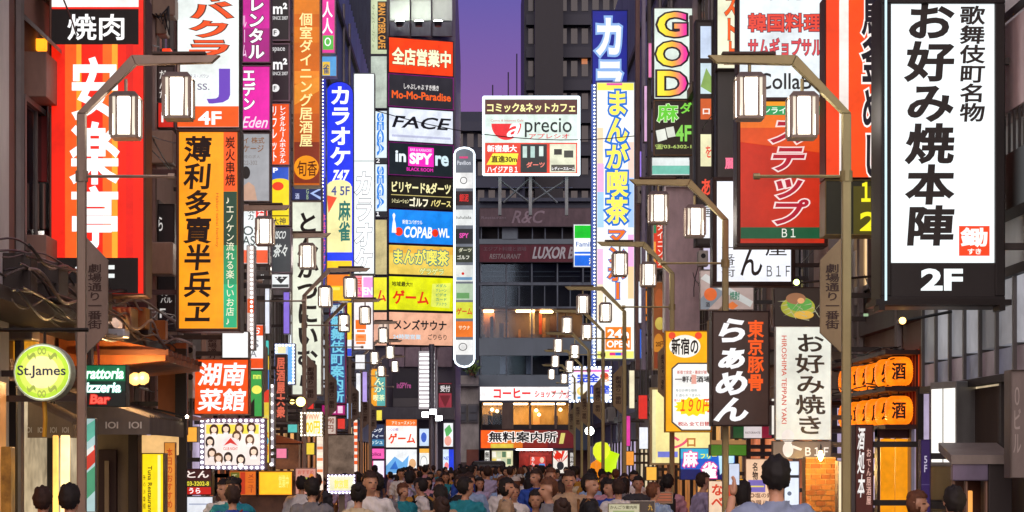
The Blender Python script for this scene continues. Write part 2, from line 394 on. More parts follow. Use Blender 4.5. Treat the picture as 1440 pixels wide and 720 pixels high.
# gap with utility boxes between the red striped sign and the cabaret sign
ub = thing('utility_riser', 'stack of brown metal utility boxes and pipes between the red and white signs', 'utility boxes', (PX(228, 29.6), 29.6, 1.9))
for x0, y0, x1, y1 in ((213, -5, 246, 22), (219, 24, 234, 48), (211, 183, 243, 230), (212, 340, 243, 386)): part_px(ub, 'metal_box', x0, y0, x1, y1, 29.5, .35, paint('#94806f', .5, .3), .02)
for x in (207, 213, 217): mb = MB(); mb.tube([(PX(x, 29.7), 29.7, 2.4), (PX(x, 29.7), 29.7, 8.6)], .035, paint('#8a7a74', .4, .5)); mb.build('pipe', ub)
mb = MB()
for k in range(4): mb.tube([(PX(214 + 6 * k, 29.5), 29.45, PZ(20, 29.5)), (PX(226 + 5 * k, 29.5), 29.3, PZ(30 + 8 * k, 29.5)), (PX(238, 29.5), 29.45, PZ(10, 29.5))], .012, paint('#1c1a1a', .5), 5)
mb.build('cable', ub)
part_px(ub, 'lamp_housing', 228, 68, 240, 80, 29.5, .2, emi('#f03810', 1.2))
# ---- corner gaming building
A, B, Cc = (PX(546, 100), 100.25), (PX(640.5, 101.3), 101.55), (PX(518, 100.3), 100.42)
cg = thing('arcade_building', 'narrow gaming building with stacked lit boards down its corner', 'building', (0 - 3, 110, 0))
foot = [A, B, (B[0], 135), (Cc[0], 135), Cc]
mb = MB(); mb.prism([(x, y, 0) for x, y in foot], [(x, y, 27) for x, y in foot], paint('#7a747c', .5, 0, .2, .6)); mb.build('wall', cg)
for i in range(3):
    for j in range(2):
        x0 = 548 + i * 30; part_px(cg, 'facade_panel', x0, -32 + 30 * j + 2, x0 + 28, -4 + 30 * j + 3, 100.12 + .35 * i, .2, paint('#cfd6cc', .5, 0, .1), .02)
for i in range(3): part_px(cg, 'facade_panel', 548 + i * 30, 31, 576 + i * 30, 51, 100.12 + .35 * i, .2, paint('#5c5c66', .5), .02)
for i in range(3):
    fx = 562 + 27 * i; mb = MB(); d = 99.4; c = (PX(fx, d), d, PZ(34, d)); mb.lathe(c, [(.16, -.1), (.22, .12)], paint('#2a2a2c', .4, .4), 10); sl = mb.build('spotlight', cg)
    mb = MB(); mb.lathe((c[0], c[1], c[2] + .13), [(.2, 0), (.2, .02)], emi('#f6fff0', 42, 0), 10); mb.build('lamp_lens', sl)
for y0, y1 in ((488, 516),): 
    for i in range(4): part_px(cg, 'facade_panel', 547 + 22.5 * i, y0, 568.5 + 22.5 * i, y1, 100.1 + .29 * i, .2, paint('#b8a0a8', .5), .02)
part_px(cg, 'canopy', 503, 573, 639, 590, 98.8, 2.2, paint('#6a6a70', .4, .2))
# ---- white ladder pole
# ---- far building across the end of the street
FD = 154.0
fb = thing('office_building', 'dark blue-grey building closing the end of the street with lit restaurant floors', 'building', (PX(750, FD), FD + 8, 0))
wall_m = paint('#2c3a48', .5, 0, .25, .35); pan_m = paint('#66767a', .5, 0, .15, .5); mul_m = paint('#58646c', .4, .3)
def fbox(name, x0, y0, x1, y1, off, t, mat): return part_px(fb, name, x0, y0, x1, y1, FD + off, t, mat, 0)
X0, X1 = 674, 872
# storey slabs and spandrels, leaving window openings
for y0, y1, m_ in ((283, 292, wall_m), (292, 319, paint('#4a4444', .6)), (336, 343, pan_m), (343, 369, wall_m), (397, 401, mul_m), (431, 434, mul_m), (475, 500, pan_m), (527, 545, pan_m), (545, 566, wall_m), (603, 633, wall_m)): fbox('spandrel', X0, y0, X1, y1, 0, .5, m_)
mb = MB(); mb.pxbox(X0, 283, X1, 690, FD + 4, 12, wall_m); mb.pxbox(X0 - 6, 283, X0, 690, FD, 16, wall_m); mb.pxbox(X0, 278, X1, 283, FD - .4, 16, paint('#3a4450', .6)); mb.build('wall', fb)
for y0, y1 in ((319, 336), (369, 397), (401, 431), (500, 527)): fbox('floor_interior', X0, y0, X1, y1, 1.2, 2.7, paint('#16181c', .5))
def pane(x0, y0, x1, y1, refl=.2): w_ = fbox('window', x0, y0, x1, y1, .3, .06, glass('#6f8494', refl * .4))
for x in (676, 712, 748, 784, 820, 856):
    for y0, y1 in ((369, 397), (401, 431), (434, 475), (500, 527)):
        fbox('mullion', x - .9, y0, x + .9, y1, -.1, .5, mul_m)
        if x < 850: pane(x + .9, y0, x + 35.1, y1, .22)
    for y0, y1 in ((401, 431),):
        if x < 850: fbox('mullion', x + 17.4, y0, x + 18.6, y1, .05, .3, mul_m)
for x0, x1 in ((703, 712), (740, 748), (776, 784)): fbox('curtain', x0, 501, x1, 526, .9, .1, paint('#8a9aa8', .7))
for x in (676, 700, 727, 748, 766, 790, 815): fbox('window_frame', x, 319, x + 1.5, 336, 0, .4, mul_m)
fbox('window_frame', 706, 319, 727, 336, -.05, .4, pan_m)
for k in range(6): fbox('inner_rail', 678 + 36 * k, 381, 708 + 36 * k, 382.5, .8, .1, mul_m); fbox('inner_rail', 678 + 36 * k, 388, 708 + 36 * k, 389, .8, .1, mul_m)
def room(y0, y1, x0, x1, wallc, lamps, seed, e=5):
    rnd = random.Random(seed); mb = MB(); d0 = FD + .55
    mb.pxbox(x0, y0, x1, y1, FD + 3.6, .3, paint(wallc, .7, 0, .4, .8)); mb.pxbox(x0, y1 - .5, x1, y1, d0, 3.0, paint('#6a4426', .6)); mb.pxbox(x0, y0 - .2, x1, y0 + .3, d0, 3.0, paint('#8a6a48', .7)); mb.build('room', fb)
    for k in range(9):
        x = x0 + rnd.random() * (x1 - x0 - 8); w = 3 + rnd.random() * 8; t = rnd.random()
        hgt = (y1 - y0) * (.2 + .55 * rnd.random()); part_px(fb, 'furniture', x, y1 - hgt, x + w, y1 - .6, FD + 1.2 + 2 * t, .5, paint(rnd.choice(('#7a4a28', '#3a2a20', '#a0663a', '#5a3c2c', '#c08a50')), .6), 0)
    for lx, ly, w in lamps: part_px(fb, 'ceiling_lamp', lx, ly, lx + w, ly + 1.6, FD + 1.5, 1.2, emi('#ffd29a', e, 0), 0)
room(434, 475, 676, 820, '#7a6450', ((680, 436, 14), (726, 436, 26), (760, 437, 18), (792, 436, 20)), 3, 14)
for x0, x1, c in ((680, 696, '#c07840'), (745, 752, '#e0c090'), (758, 762, '#e05a30')): fbox('screen', x0, 440, x1, 470, 2.2, .1, paint(c, .6))
room(566, 603, 677, 802, '#b8904c', ((680, 567, 34), (722, 567, 20), (745, 567, 50)), 5, 16)
for x0, x1 in ((677, 678), (706, 722), (744, 747), (780, 783), (800, 803)): fbox('mullion', x0, 566, x1, 603, -.1, .5, paint('#6a5a4c', .5))
pane(678, 566, 706, 603, .1); pane(722, 566, 744, 603, .1); pane(747, 566, 780, 603, .1); pane(783, 566, 800, 603, .1)
for k, (x, y) in enumerate(((692, 576), (699, 578), (754, 577), (758, 583), (788, 576))):
    mb = MB(); c = (PX(x, FD + 1), FD + 1, PZ(y, FD + 1)); mb.lathe(c, [(.02, -.13), (.12, -.06), (.13, .02), (.04, .12)], emi('#ffd890', 9, 0), 10); mb.tube([(c[0], c[1], c[2] + .12), (c[0], c[1], c[2] + .6)], .015, DK, 4); mb.build('pendant_lamp', fb)
fbox('window_sill', 677, 597, 802, 603.5, -.05, .35, paint('#2a2420', .6))
# ground floor of the far building
fbox('ground_floor', 676, 633, 872, 692, 1.6, 1.0, paint('#4a2c20', .6))
tube = part_px(fb, 'fluorescent_tube', 726, 631.5, 777, 633.5, FD - .3, .12, emi('#f4fbff', 9, 0), 0)
part_px(fb, 'red_curtain', 730, 634, 776, 676, FD + .6, .1, paint('#c83424', .7), 0)
for (x0, y0, x1, y1, lab, bg_, its) in (
    (681, 633, 689, 657, 'white rounded plate with upright black characters at the far shop', '#f0ece4', [('v', '無料', 682, 635, 688, 654, '#2a2420', .04)]),
    (691, 633, 722, 668, 'board of small notices beside the red curtain', '#d8d4a8', [('r', 692 + 7 * (k % 4), 635 + 10 * (k // 4), 697.5 + 7 * (k % 4), 643 + 10 * (k // 4), ('#f4efe0', '#c8d0b0', '#5a7a5a', '#f0e8c8', '#e8c860')[k % 5]) for k in range(12)]),
    (744, 641, 768, 670, 'blue-clad figure poster with white kana before the red curtain', '#d8483a', [('v', 'あんない', 747, 642, 752, 668, '#f4ece8', .04), ('o', 762, 647, 3, 4, '#e8c0a8'), ('p', [(757, 668), (758, 652), (766, 652), (768, 668)], '#5a8ad0')]),
    (777, 633, 799, 666, 'red and white sunburst poster', '#f0e8dc', [('p', [(788, 652), (788 + 22 * math.cos(R(a)), 652 - 22 * math.sin(R(a))), (788 + 22 * math.cos(R(a + 11)), 652 - 22 * math.sin(R(a + 11)))], '#d83020') for a in range(25, 160, 24)] + [('o', 785, 641, 5, 5, '#e03018'), ('o', 788, 655, 5, 6, '#3a3a40', .4)]),
    (800, 633, 808, 668, 'black upright plate with pale characters at the corner', '#241c1c', [('v', '無料案内', 801.5, 636, 806.5, 664, '#d8d4cc', .04)])):
    if 'sunburst' in lab:
        its = [(t[0], [(min(max(x, 778), 798), min(max(y, 634), 665)) for x, y in t[1]], t[2]) if t[0] == 'p' else t for t in its]
    EXTRA = globals().setdefault('EXTRA', []); EXTRA.append((lab, (x0, y0, x1, y1), bg_, its))
# low building left of it
lb = thing('side_house', 'low grey shuttered house between the tower sign and the far office building', 'building', (PX(655, 151), 154, 0))
part_px(lb, 'wall', 636, 528, 673.4, 690, 151.5, 8, paint('#8a8880', .6), 0)
for i, x in enumerate((642, 658)):
    f = part_px(lb, 'window', x, 568, x + 14, 594, 151.3, .25, paint('#5a5c5c', .5), 0)
    for k in range(2): part_px(lb, 'shutter', x + 1.5, 571 + 11 * k, x + 12.5, 580 + 11 * k, 151.2, .08, paint('#4a5054', .4), 0)
part_px(lb, 'door', 646, 650, 656, 690, 151.3, .2, paint('#3a2a24', .5), 0); part_px(lb, 'brick_panel', 656, 632, 673, 690, 151.3, .2, paint('#6a3c2c', .7), 0)
part_px(lb, 'ledge', 636, 540, 673.4, 543, 151.0, .5, paint('#6a6a66', .5), 0)
rnd = random.Random(4); mb = MB(); d = 151.0
for k in range(220):
    x, y = 664 + rnd.gauss(0, 4), 518 + rnd.gauss(0, 4.5); c = Vector((PX(x, d), d + rnd.gauss(0, .25), PZ(y, d))); a = Vector((rnd.uniform(-1, 1), rnd.uniform(-1, 1), rnd.uniform(-1, 1))).normalized() * .16; b = Vector((rnd.uniform(-1, 1), rnd.uniform(-1, 1), rnd.uniform(-1, 1))).normalized() * .09
    mb.add([c - a, c + b, c + a, c - b], [(0, 1, 2, 3)], paint('#5a7a28' if k % 3 else '#2c4418', .6))
pl = thing('potted_shrub', 'small leafy shrub on the ledge above the shuttered house', 'plant', (PX(664, d), d, PZ(528, d))); mb.build('leaves', pl)
mb = MB(); mb.lathe((PX(664, d), d, PZ(528.4, d)), [(.2, 0), (.3, .4)], paint('#6a4a38', .7), 12); mb.build('pot', pl)
# dark towers behind
def slab_tower(label, x0, y0, x1, d, dep, col, ev, seed, litw=()):
    root = thing('tower_block', label, 'building', (PX((x0 + x1) / 2, d), d + dep / 2, 0))
    mb = MB(); mb.pxbox(x0, y0, x1, 700, d, dep, paint(col, .6, 0, .3, .2)); mb.build('wall', root)
    rnd = random.Random(seed); y = y0 + 14
    while y < 300:
        part_px(root, 'balcony', x0 + 3, y, x1 - 3, y + ev * .32, d - .9, .9, paint(col, .55, 0, .25, .4), 0)
        x = x0 + 6
        while x < x1 - 12: part_px(root, 'window', x, y + ev * .4, x + 9, y + ev * .9, d - .05, .1, paint('#0c1018', .1), 0); x += 15
        y += ev
    for a in litw: part_px(root, 'lit_window', *a, d - .12, .1, emi('#c87848', .7), 0)
    return root
slab_tower('tall navy apartment tower with balconies rising behind the rooftop billboard', 737, -40, 905, 190, 14, '#081428', 46, 1, ((818, 74, 826, 90),))
slab_tower('lower navy block behind the left half of the rooftop billboard', 636, 157, 738, 182, 10, '#0a1c34', 40, 2)
mb = MB(); mb.pxbox(752, -40, 792, 300, 187, 1.2, paint('#0a0c14', .6)); tc_ = thing('stair_tower', 'almost black stair shaft on the front of the navy tower', 'building', (PX(772, 187), 187, 0)); mb.build('wall', tc_)
for x, y in ((693, 118), (715, 100), (727, 74)):
    mb = MB(); mb.tube([(PX(x, 182.5), 183, PZ(157, 182.5)), (PX(x, 182.5), 183, PZ(y, 182.5))], .06, paint('#1c1c24', .5), 5)
    if x == 715: mb.beam((PX(706, 182.5), 183, PZ(133, 182.5)), (PX(722, 182.5), 183, PZ(136, 182.5)), .05, paint('#1c1c24', .5))
    tag(mb.build('roof_antenna'), {693: 'shortest thin rooftop antenna mast against the violet sky', 715: 'rooftop antenna mast with a cross arm against the violet sky', 727: 'tallest thin rooftop antenna mast against the violet sky'}[x], 'antenna', 'antennas on the roof')
for k, (x0, x1, col) in enumerate(((894, 900, '#8a6a64'), (903, 908, '#a8a0b8'), (911, 916, '#5a504e'))):
    mb = MB(); d = 56 - 2 * k; mb.pxbox(x0, -8, x1, 520, d, .3, paint(col, .5)); tag(mb.build('facade_pier', None, bevel=.01), ('brown facade pier right of the very tall comic cafe sign', 'lilac facade pier between two darker piers', 'dark facade pier left of the parlour sign with rainbow capitals')[k], 'pier')
mb = MB(); mb.pxbox(936, 262, 984, 466, 45, .3, paint('#d8c0c4', .6)); bw = thing('blank_board', 'large blank pinkish board above the yellow price sign', 'board', (PX(960, 45), 45, PZ(466, 45))); mb.build('panel', bw)
mb = MB(); mb.pxbox(935, 260, 985, 262.4, 44.9, .4, paint('#d8d0cc', .4, .3)); mb.pxbox(934, 262, 936.5, 466, 44.9, .4, paint('#d8d0cc', .4, .3)); mb.build('frame', bw)
# ================================================================== LOWER LEFT SHOPS
part_px(LB1, 'dark_porch', 20, 585, 72, 725, 23.6, .2, paint('#140e0c', .6))
for i, (x0, x1) in enumerate(((74, 80), (85, 96))): part_px(LB1, 'light_column', x0, 612, x1, 726, 21.6, .1, emi('#ffd890' if i else '#e8a850', 1.7, .3))
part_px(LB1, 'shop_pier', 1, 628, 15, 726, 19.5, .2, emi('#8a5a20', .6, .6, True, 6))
part_px(LB1, 'entrance_wall', 135, 585, 183, 726, 25.2, .3, paint('#9a8468', .7))
dr = part_px(LB1, 'door', 138, 632, 164, 726, 25.1, .08, paint('#3a1a10', .5)); part_px(dr, 'door_panel', 147, 648, 153, 720, 25.0, .05, paint('#a89070', .5), 0)
mb = MB(); mb.lathe((PX(144, 25), 24.9, PZ(598, 25)), [(.05, -.1), (.07, .05)], paint('#2a2826', .4, .4), 10); dl = mb.build('downlight', LB1); MB().lathe((PX(144, 25), 24.9, PZ(600.5, 25)), [(.045, -.02), (.045, 0)], emi('#fff0c8', 22, 0), 10).build('lamp_lens', dl)
part_px(LB1, 'dark_pier', 180, 600, 194, 726, 25.0, .3, paint('#3a2a22', .6))
part_px(LB1, 'shop_window', 196, 612, 250, 640, 26.4, .1, emi('#e8b878', .75, .3))
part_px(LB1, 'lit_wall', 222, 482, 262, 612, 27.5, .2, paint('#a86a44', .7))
part_px(LB1, 'dark_strip', 246, 490, 262, 726, 27.3, .1, paint('#2c2622', .6))
part_px(LB1, 'metal_box', 8, 428, 45, 478, 21.6, .4, paint('#b0aaa4', .35, .5), .02); part_px(LB1, 'lit_strip', 8, 480, 50, 506, 21.9, .2, emi('#f0a028', .7, .5, True, 5)); part_px(LB1, 'metal_box', 150, 462, 176, 474, 22.6, .3, paint('#c8ccd0', .3, .5), .02)
part_px(LB1, 'lit_sign_box', 152, 446, 168, 460, 23.2, .2, emi('#e8c0a8', .6, .4, True, 5)); part_px(LB1, 'wooden_box', 158, 432, 205, 462, 24.8, .3, paint('#b07838', .6), .01)
# awnings
def awning(label, xw, xo, y0, y1, zw, zo, col, fringe, n=18, txt='#d8d4cc'):
    root = thing('awning', label, 'awning', (xw, (y0 + y1) / 2, zo)); mb = MB(); st = (y1 - y0) / n
    for k in range(n):      # pleats
        a, b = y0 + k * st, y0 + (k + 1) * st; m_ = (a + b) / 2
        for p, q, h0, h1 in ((a, m_, 0, .035), (m_, b, .035, 0)):
            mb.add([(xw, p, zw + h0), (xo, p, zo + h0), (xo, q, zo + h1), (xw, q, zw + h1)], [(0, 1, 2, 3)], paint(col, .75, 0, .3, 5))
    mb.prism([(xw, y0, zw), (xo, y0, zo), (xo, y0, zo - .03), (xw, y0, zo - .03)], [(xw, y0 + .02, zw), (xo, y0 + .02, zo), (xo, y0 + .02, zo - .03), (xw, y0 + .02, zo - .03)], paint(col, .75))
    mb.build('canopy', root)
    mb = MB(); mb.box(xo - .01, xo + .01, y0, y1, zo - fringe, zo, paint(col, .8)); mb.box(xw, xo, y0 - .012, y0 - .002, zo - fringe, zo - .02, paint(col, .8)); fr = mb.build('valance', root)
    mb = MB(); w = abs(xo - xw); k = 0
    for t in (.12, .37, .62, .86):
        V, FA = text2d('IOI', 'h', 0, 0, w * .13, fringe * .4, .04)
        mb.add([(min(xw, xo) + w * (t - .065) + p[0], y0 - .02, zo - fringe * .25 - p[1]) for p in V], FA, paint(txt, .7))
    mb.build('valance_lettering', fr)
    return root
awning('long dark pleated awning with a lettered fringe under the neon restaurant sign', -4.7, -3.62, 23.6, 26.3, 2.78, 2.43, '#6e655e', .19)
awning('short grey pleated awning behind the round lime sign', -4.74, -4.22, 22.3, 23.4, 2.6, 2.34, '#8a7a68', .15, 12)
eave = thing('wooden_eave', 'orange lit wooden eave above the twin globe lamps', 'eave', (-4.2, 24.4, 3.1))
mb = MB(); mb.prism([(-4.7, 24, 3.42), (-3.5, 24, 3.2), (-3.5, 24, 3.08), (-4.1, 24, 3.02), (-4.7, 24, 3.02)], [(-4.7, 27, 3.42), (-3.5, 27, 3.2), (-3.5, 27, 3.08), (-4.1, 27, 3.02), (-4.7, 27, 3.02)], paint('#b0602c', .6, 0, .4, 4)); mb.build('soffit', eave)
mb = MB()
for k in range(9): mb.box(-4.5, -3.46, 23.95 + k * .36, 24.01 + k * .36, 3.14, 3.2, paint('#6a3a1c', .6))
mb.build('rafter', eave)
gl_ = thing('wall_lamp', 'pair of warm glass globe lamps over the dark awning', 'lamp', (PX(196, 24), 24, PZ(548, 24)))
for k, (x, y) in enumerate(((190, 533), (201, 532))):
    c = (PX(x, 23.8), 23.8, PZ(y, 23.8)); MB().lathe(c, [(.02, -.07), (.06, -.045), (.072, 0), (.06, .045), (.02, .07)], emi('#ffc868', 1.9, 0), 14).build('globe', gl_, True)
mb = MB(); mb.tube([(PX(196, 24), 24.6, PZ(545, 24)), (PX(196, 24), 23.9, PZ(544, 24)), (PX(196, 24), 23.85, PZ(536, 24))], .02, paint('#2a2420', .4, .5)); mb.build('bracket', gl_); point_light('lamp_light', gl_, (PX(196, 23.6), 23.6, PZ(528, 23.6)), 30, (1, .6, .25))
# dark ledge with tangled cables along the left facade
lg = thing('service_ledge', 'dark sloping ledge tangled with cables below the red striped sign', 'ledge', (-4.3, 22, 3.2))
mb = MB(); mb.prism([(-4.6, 17.5, 3.62), (-3.95, 17.5, 3.42), (-3.95, 17.5, 3.3), (-4.6, 17.5, 3.3)], [(-4.6, 28.5, 3.62), (-3.95, 28.5, 3.42), (-3.95, 28.5, 3.3), (-4.6, 28.5, 3.3)], paint('#2a221e', .5)); mb.build('slab', lg)
rnd = random.Random(9); mb = MB()
for k in range(16):
    z = 3.3 + rnd.random() * .55; x = -4.1 + rnd.random() * .3; pts = []
    w1, w2, w3 = rnd.uniform(.5, 1.4), rnd.uniform(1.8, 3.2), rnd.random() * 6
    for j in range(60): t = j * .178; pts.append((x + .06 * math.sin(t * w1 + w3), 18 + t, z + .07 * math.sin(t * w1 * 1.7 + k) + .03 * math.sin(t * w2 + w3)))
    mb.tube(pts, .007 + .009 * rnd.random(), paint(rnd.choice(('#14110f', '#2c2622', '#5a4a40', '#8a7a6c')), .4), 5)
mb.build('cable', lg)
for k in range(7):
    y = 18.6 + 1.3 * k + rnd.random() * .5; w = .2 + rnd.random() * .3; MB().box(-4.15, -3.9, y, y + w, 3.44, 3.6 + rnd.random() * .25, paint(rnd.choice(('#6a5a4c', '#a08a70', '#3a302a', '#b87838')), .5, .2)).build('junction_box', lg, bevel=.01)
mb = MB()
for k in range(14): mb.tube([(-3.98 + rnd.uniform(-.04, .02), 21.2 + .09 * k, 3.3), (-3.98 + rnd.uniform(-.05, .05), 21.2 + .09 * k, 3.12 - rnd.random() * .55)], .012, paint(rnd.choice(('#c84a50', '#b8b0a8', '#5a4a48')), .5), 5)
mb.build('hanging_wire', lg)
# orange shop awnings deeper on the left
for k, (x0, y0, x1, y1, d, lab) in enumerate(((383, 610, 422, 623, 39, 'narrow orange lit canopy under the red brush sign'), (262, 583, 282, 590, 29, 'thin pink canopy beside the square orange sign'))):
    mb = MB(); t = paint('#c87038' if k == 0 else '#c89aa0', .6); mb.prism([(PX(x0, d), d, PZ(y1, d)), (PX(x1, d), d, PZ(y1, d)), (PX(x1, d), d, PZ(y1 - 2, d)), (PX(x0, d), d, PZ(y0, d))], [(PX(x0, d), d + .8, PZ(y1, d)), (PX(x1, d), d + .8, PZ(y1, d)), (PX(x1, d), d + .8, PZ(y1 - 2, d)), (PX(x0, d), d + .8, PZ(y0, d))], t); ob = mb.build('shop_canopy'); tag(ob, lab, 'canopy')
for k, (x0, y0, x1, y1, d, c, e, lab) in enumerate(((388, 625, 420, 660, 40, '#7a4a30', .5, 'dim warm shop opening under the narrow orange canopy'), (455, 612, 497, 668, 56, '#8a7464', .45, 'dim beige shop opening behind the low pavement sign'), (303, 697, 445, 730, 32.4, '#4a2a1c', .5, 'dark brown counter under the amber menu window'))):
    rt = thing('shop_opening' if k < 2 else 'shop_counter', lab, 'shop front', (PX((x0 + x1) / 2, d), d, 0)); part_px(rt, 'interior', x0, y0, x1, y1, d + .1, .4, emi(c, e, .6, True, 3)); part_px(rt, 'frame', x0, y0 - 2, x1, y0, d, .4, DK)
# ================================================================== LOWER RIGHT SHOPS
ORD = ('nearest', 'second', 'third', 'fourth', 'fifth', 'sixth')
for k, (ya, row) in enumerate(((522, 'upper'), (577, 'lower'))):
    zc = PZ(ya, 24.2)
    for j in range(6):
        cx, cyy = 4.80, 24.25 + j * .62
        rt = thing('paper_lantern', '%s round orange paper lantern of the %s row on the right wall' % (ORD[j], row), 'lantern', (cx, cyy, zc), 'orange lanterns in two wall rows')
        mb = MB(); prof = []; n = 22
        for i in range(n + 1):
            t = i / n; r = .15 * max(0, 1 - abs(2 * t - 1) ** 2.6) ** .5 * .55 + .075; prof.append((r * (1 + (.03 if i % 2 else 0)), (t - .5) * .33))
        mb.lathe((cx, cyy, zc), prof, emi('#ff7a10', 1.15, .35, True, 5), 20); mb.build('paper', rt)
        mb = MB()
        MB().lathe((cx, cyy, zc - .175), [(.08, -.012), (.08, .012)], paint('#1c1008', .5), 14).build('cap', rt)
        mb.lathe((cx, cyy, zc + .175), [(.08, -.012), (.08, .012)], paint('#1c1008', .5), 14)
        mb.tube([(cx, cyy, zc + .17), (cx, cyy, zc + .25)], .008, DK, 5); mb.build('cap', rt)
        mb = MB(); c_ = '酒処居炉端焼'[j]
        V, FA = text2d(c_, 'v', 0, 0, .16, .2, .05)     # the character bends round the paper
        for ang in (0, 2.1, 4.2):
            pts = []
            for p in V: a_ = -1.75 + ang + (p[0] - .08) / .155; pts.append((cx + .163 * math.cos(a_), cyy + .163 * math.sin(a_), zc + .1 - p[1]))
            mb.add(pts, FA, paint('#2a0c06', .6))
        mb.build('lettering', rt)
lbx = thing('lantern_board', 'red-orange slatted board behind the two rows of round lanterns', 'board', (5.02, 26.2, 2.4))
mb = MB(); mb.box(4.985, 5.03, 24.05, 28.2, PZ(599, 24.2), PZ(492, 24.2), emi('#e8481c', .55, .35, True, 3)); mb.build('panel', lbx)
mb = MB()
for k in range(24): mb.box(4.955, 4.983, 24.06 + k * .175, 24.09 + k * .175, PZ(599, 24.2), PZ(492, 24.2), paint('#5a2410', .6))
for ya in (497, 548, 601): mb.box(4.6, 5.0, 24.0, 28.2, PZ(ya, 24.2) - .02, PZ(ya, 24.2) + .03, paint('#3a1a10', .6))
mb.build('slats', lbx)
mb = MB(); rnd = random.Random(12)
for k in range(14):
    z = PZ(497 if k % 2 else 550, 24.2) + rnd.uniform(-.06, .12); mb.tube([(4.62 + rnd.uniform(-.05, .2), 24 + j * .3, z + .03 * math.sin(j * 1.1 + k) + rnd.uniform(-.015, .015)) for j in range(15)], .008, paint('#1c100c', .5), 5)
mb.build('cable', lbx)
wd = thing('timber_screen', 'brown timber wall panel right of the orange lantern rows', 'panel', (PX(1308, 24), 24.0, 0)); part_px(wd, 'board', 1295, 486, 1330, 735, 23.95, .1, paint('#7a4a2c', .6, 0, .35, 3))
dw = thing('shop_door', 'amber lit sliding door below the orange lanterns', 'door', (PX(1258, 24.5), 24.5, 0))
for i in range(2): part_px(dw, 'door_leaf', 1239 + 21 * i, 617, 1258.5 + 21 * i, 730, 24.5, .06, emi('#e8900c', .85, .3))
part_px(dw, 'frame', 1234, 602, 1238, 730, 24.4, .2, paint('#3a1a0c', .5)); part_px(dw, 'lintel', 1234, 600, 1284, 616, 24.4, .2, paint('#4a1c10', .5)); part_px(dw, 'jamb', 1281, 600, 1291, 730, 24.3, .2, paint('#b0b0b4', .4, .2))
wb = thing('light_box', 'blank white light box with a grey side above the small porch', 'sign', (PX(1347, 21), 21, PZ(656, 21)))
def rb(x0, y0, x1, y1, d0, d1): return [(PX(x0, d0), d0, PZ(y1, 21)), (PX(x1, d1), d1, PZ(y1, 21)), (PX(x1, d1), d1, PZ(y0, 21)), (PX(x0, d0), d0, PZ(y0, 21))]
a = rb(1308, 536, 1345, 656, 21.35, 20.9); b = [(x + .42, y + .35, z) for x, y, z in a]; MB().prism(a, b, paint('#9a9a98', .45, .1)).build('cabinet', wb, bevel=.01)
for x0, x1 in ((1310, 1325), (1327, 1343)):
    f0 = 21.35 - .45 * (x0 - 1308) / 37 - .012; f1 = 21.35 - .45 * (x1 - 1308) / 37 - .012; q = rb(x0, 546, x1, 650, f0, f1); MB().prism(q, [(x, y + .006, z) for x, y, z in q], emi('#fbf8f0', 1.05, .1)).build('face', wb)
pc = thing('porch', 'small dark porch with a sloping grey roof at the right edge', 'porch', (PX(1385, 19), 19, 0))
mb = MB(); z0, z1 = PZ(640, 19), PZ(622, 19.6); mb.prism([(PX(1338, 19), 19, z0), (PX(1424, 19), 19, z0), (PX(1424, 19), 19, z0 - .08), (PX(1338, 19), 19, z0 - .08)], [(PX(1338, 19) + .1, 20, z1), (PX(1424, 19) + .1, 20, z1), (PX(1424, 19) + .1, 20, z1 - .08), (PX(1338, 19) + .1, 20, z1 - .08)], paint('#8a8078', .5)); mb.build('roof', pc)
part_px(pc, 'fascia', 1340, 650, 1390, 676, 19.02, .1, paint('#7a7088', .35, .2)); part_px(pc, 'side_panel', 1390, 650, 1424, 730, 19.03, .3, paint('#2c2422', .6))
for x in (1340, 1358, 1386): part_px(pc, 'post', x, 676, x + 3.5, 730, 19.05, .08, paint('#8a6a58', .5))
part_px(pc, 'back_wall', 1344, 676, 1390, 730, 19.6, .1, paint('#4a2c20', .6)); part_px(pc, 'warm_pane', 1362, 690, 1368, 726, 19.5, .05, emi('#f0a050', 1))
br = thing('brick_pillar', 'warmly lit brick pillar between the hanging sign and the right lamp post', 'pillar', (PX(1154, 26.4), 26.4, 0))
mb = MB(); mb.pxbox(1133, 643, 1175, 760, 26.4, .3, paint('#e8c890', .8)); mb.build('mortar', br); mb = MB(); rnd = random.Random(3)
for r_ in range(13):
    y = 645 + 7.5 * r_; x = 1133 - (7 if r_ % 2 else 0)
    while x < 1175:
        a, b = max(x, 1133.2), min(x + 13, 1174.8)
        if b - a > 2: mb.pxbox(a, y, b, y + 6, 26.37, .05, paint(('#c07828', '#a86018', '#d08a34')[rnd.randint(0, 2)], .7))
        x += 14.5
mb.build('brickwork', br)
# tiny lamps
def P3_(x, y, d): return (PX(x, d), d, PZ(y, d))
def spot(label, x, y, d, r, col, e, cat='lamp', arm=None):
    rt = thing('spot_lamp', label, cat, (PX(x, d), d, PZ(y, d))); c = (PX(x, d), d, PZ(y, d))
    MB().lathe(c, [(r * .5, .22), (r, .03), (r * 1.08, .0)], paint('#2a2826', .4, .5), 14, 'y').build('housing', rt)
    MB().lathe((c[0], c[1] - .006, c[2]), [(r * .3, -.02), (r * .8, -.008), (r * .95, 0)], emi(col, e, 0), 14, 'y').build('lens', rt)
    if arm: MB().tube([(c[0], c[1] + .15, c[2]), (arm, c[1] + .2, c[2] + .1)], .015, DK, 5).build('arm', rt)
spot('brightest yellowish floodlight deep on the left', 423, 565, 38, .09, '#ffec80', 4, arm=-4.7); spot('smaller floodlight just left of the brightest one', 411, 565, 38.3, .045, '#ffd870', 4, arm=-4.7)
spot('small greenish spotlight above the pancake picture', 1120, 397, 26.6, .04, '#e8ff90', 4, arm=5.05); spot('warm oval lamp under the biggest white sign', 1269, 451, 20, .035, '#ffc870', 4, arm=4.5)
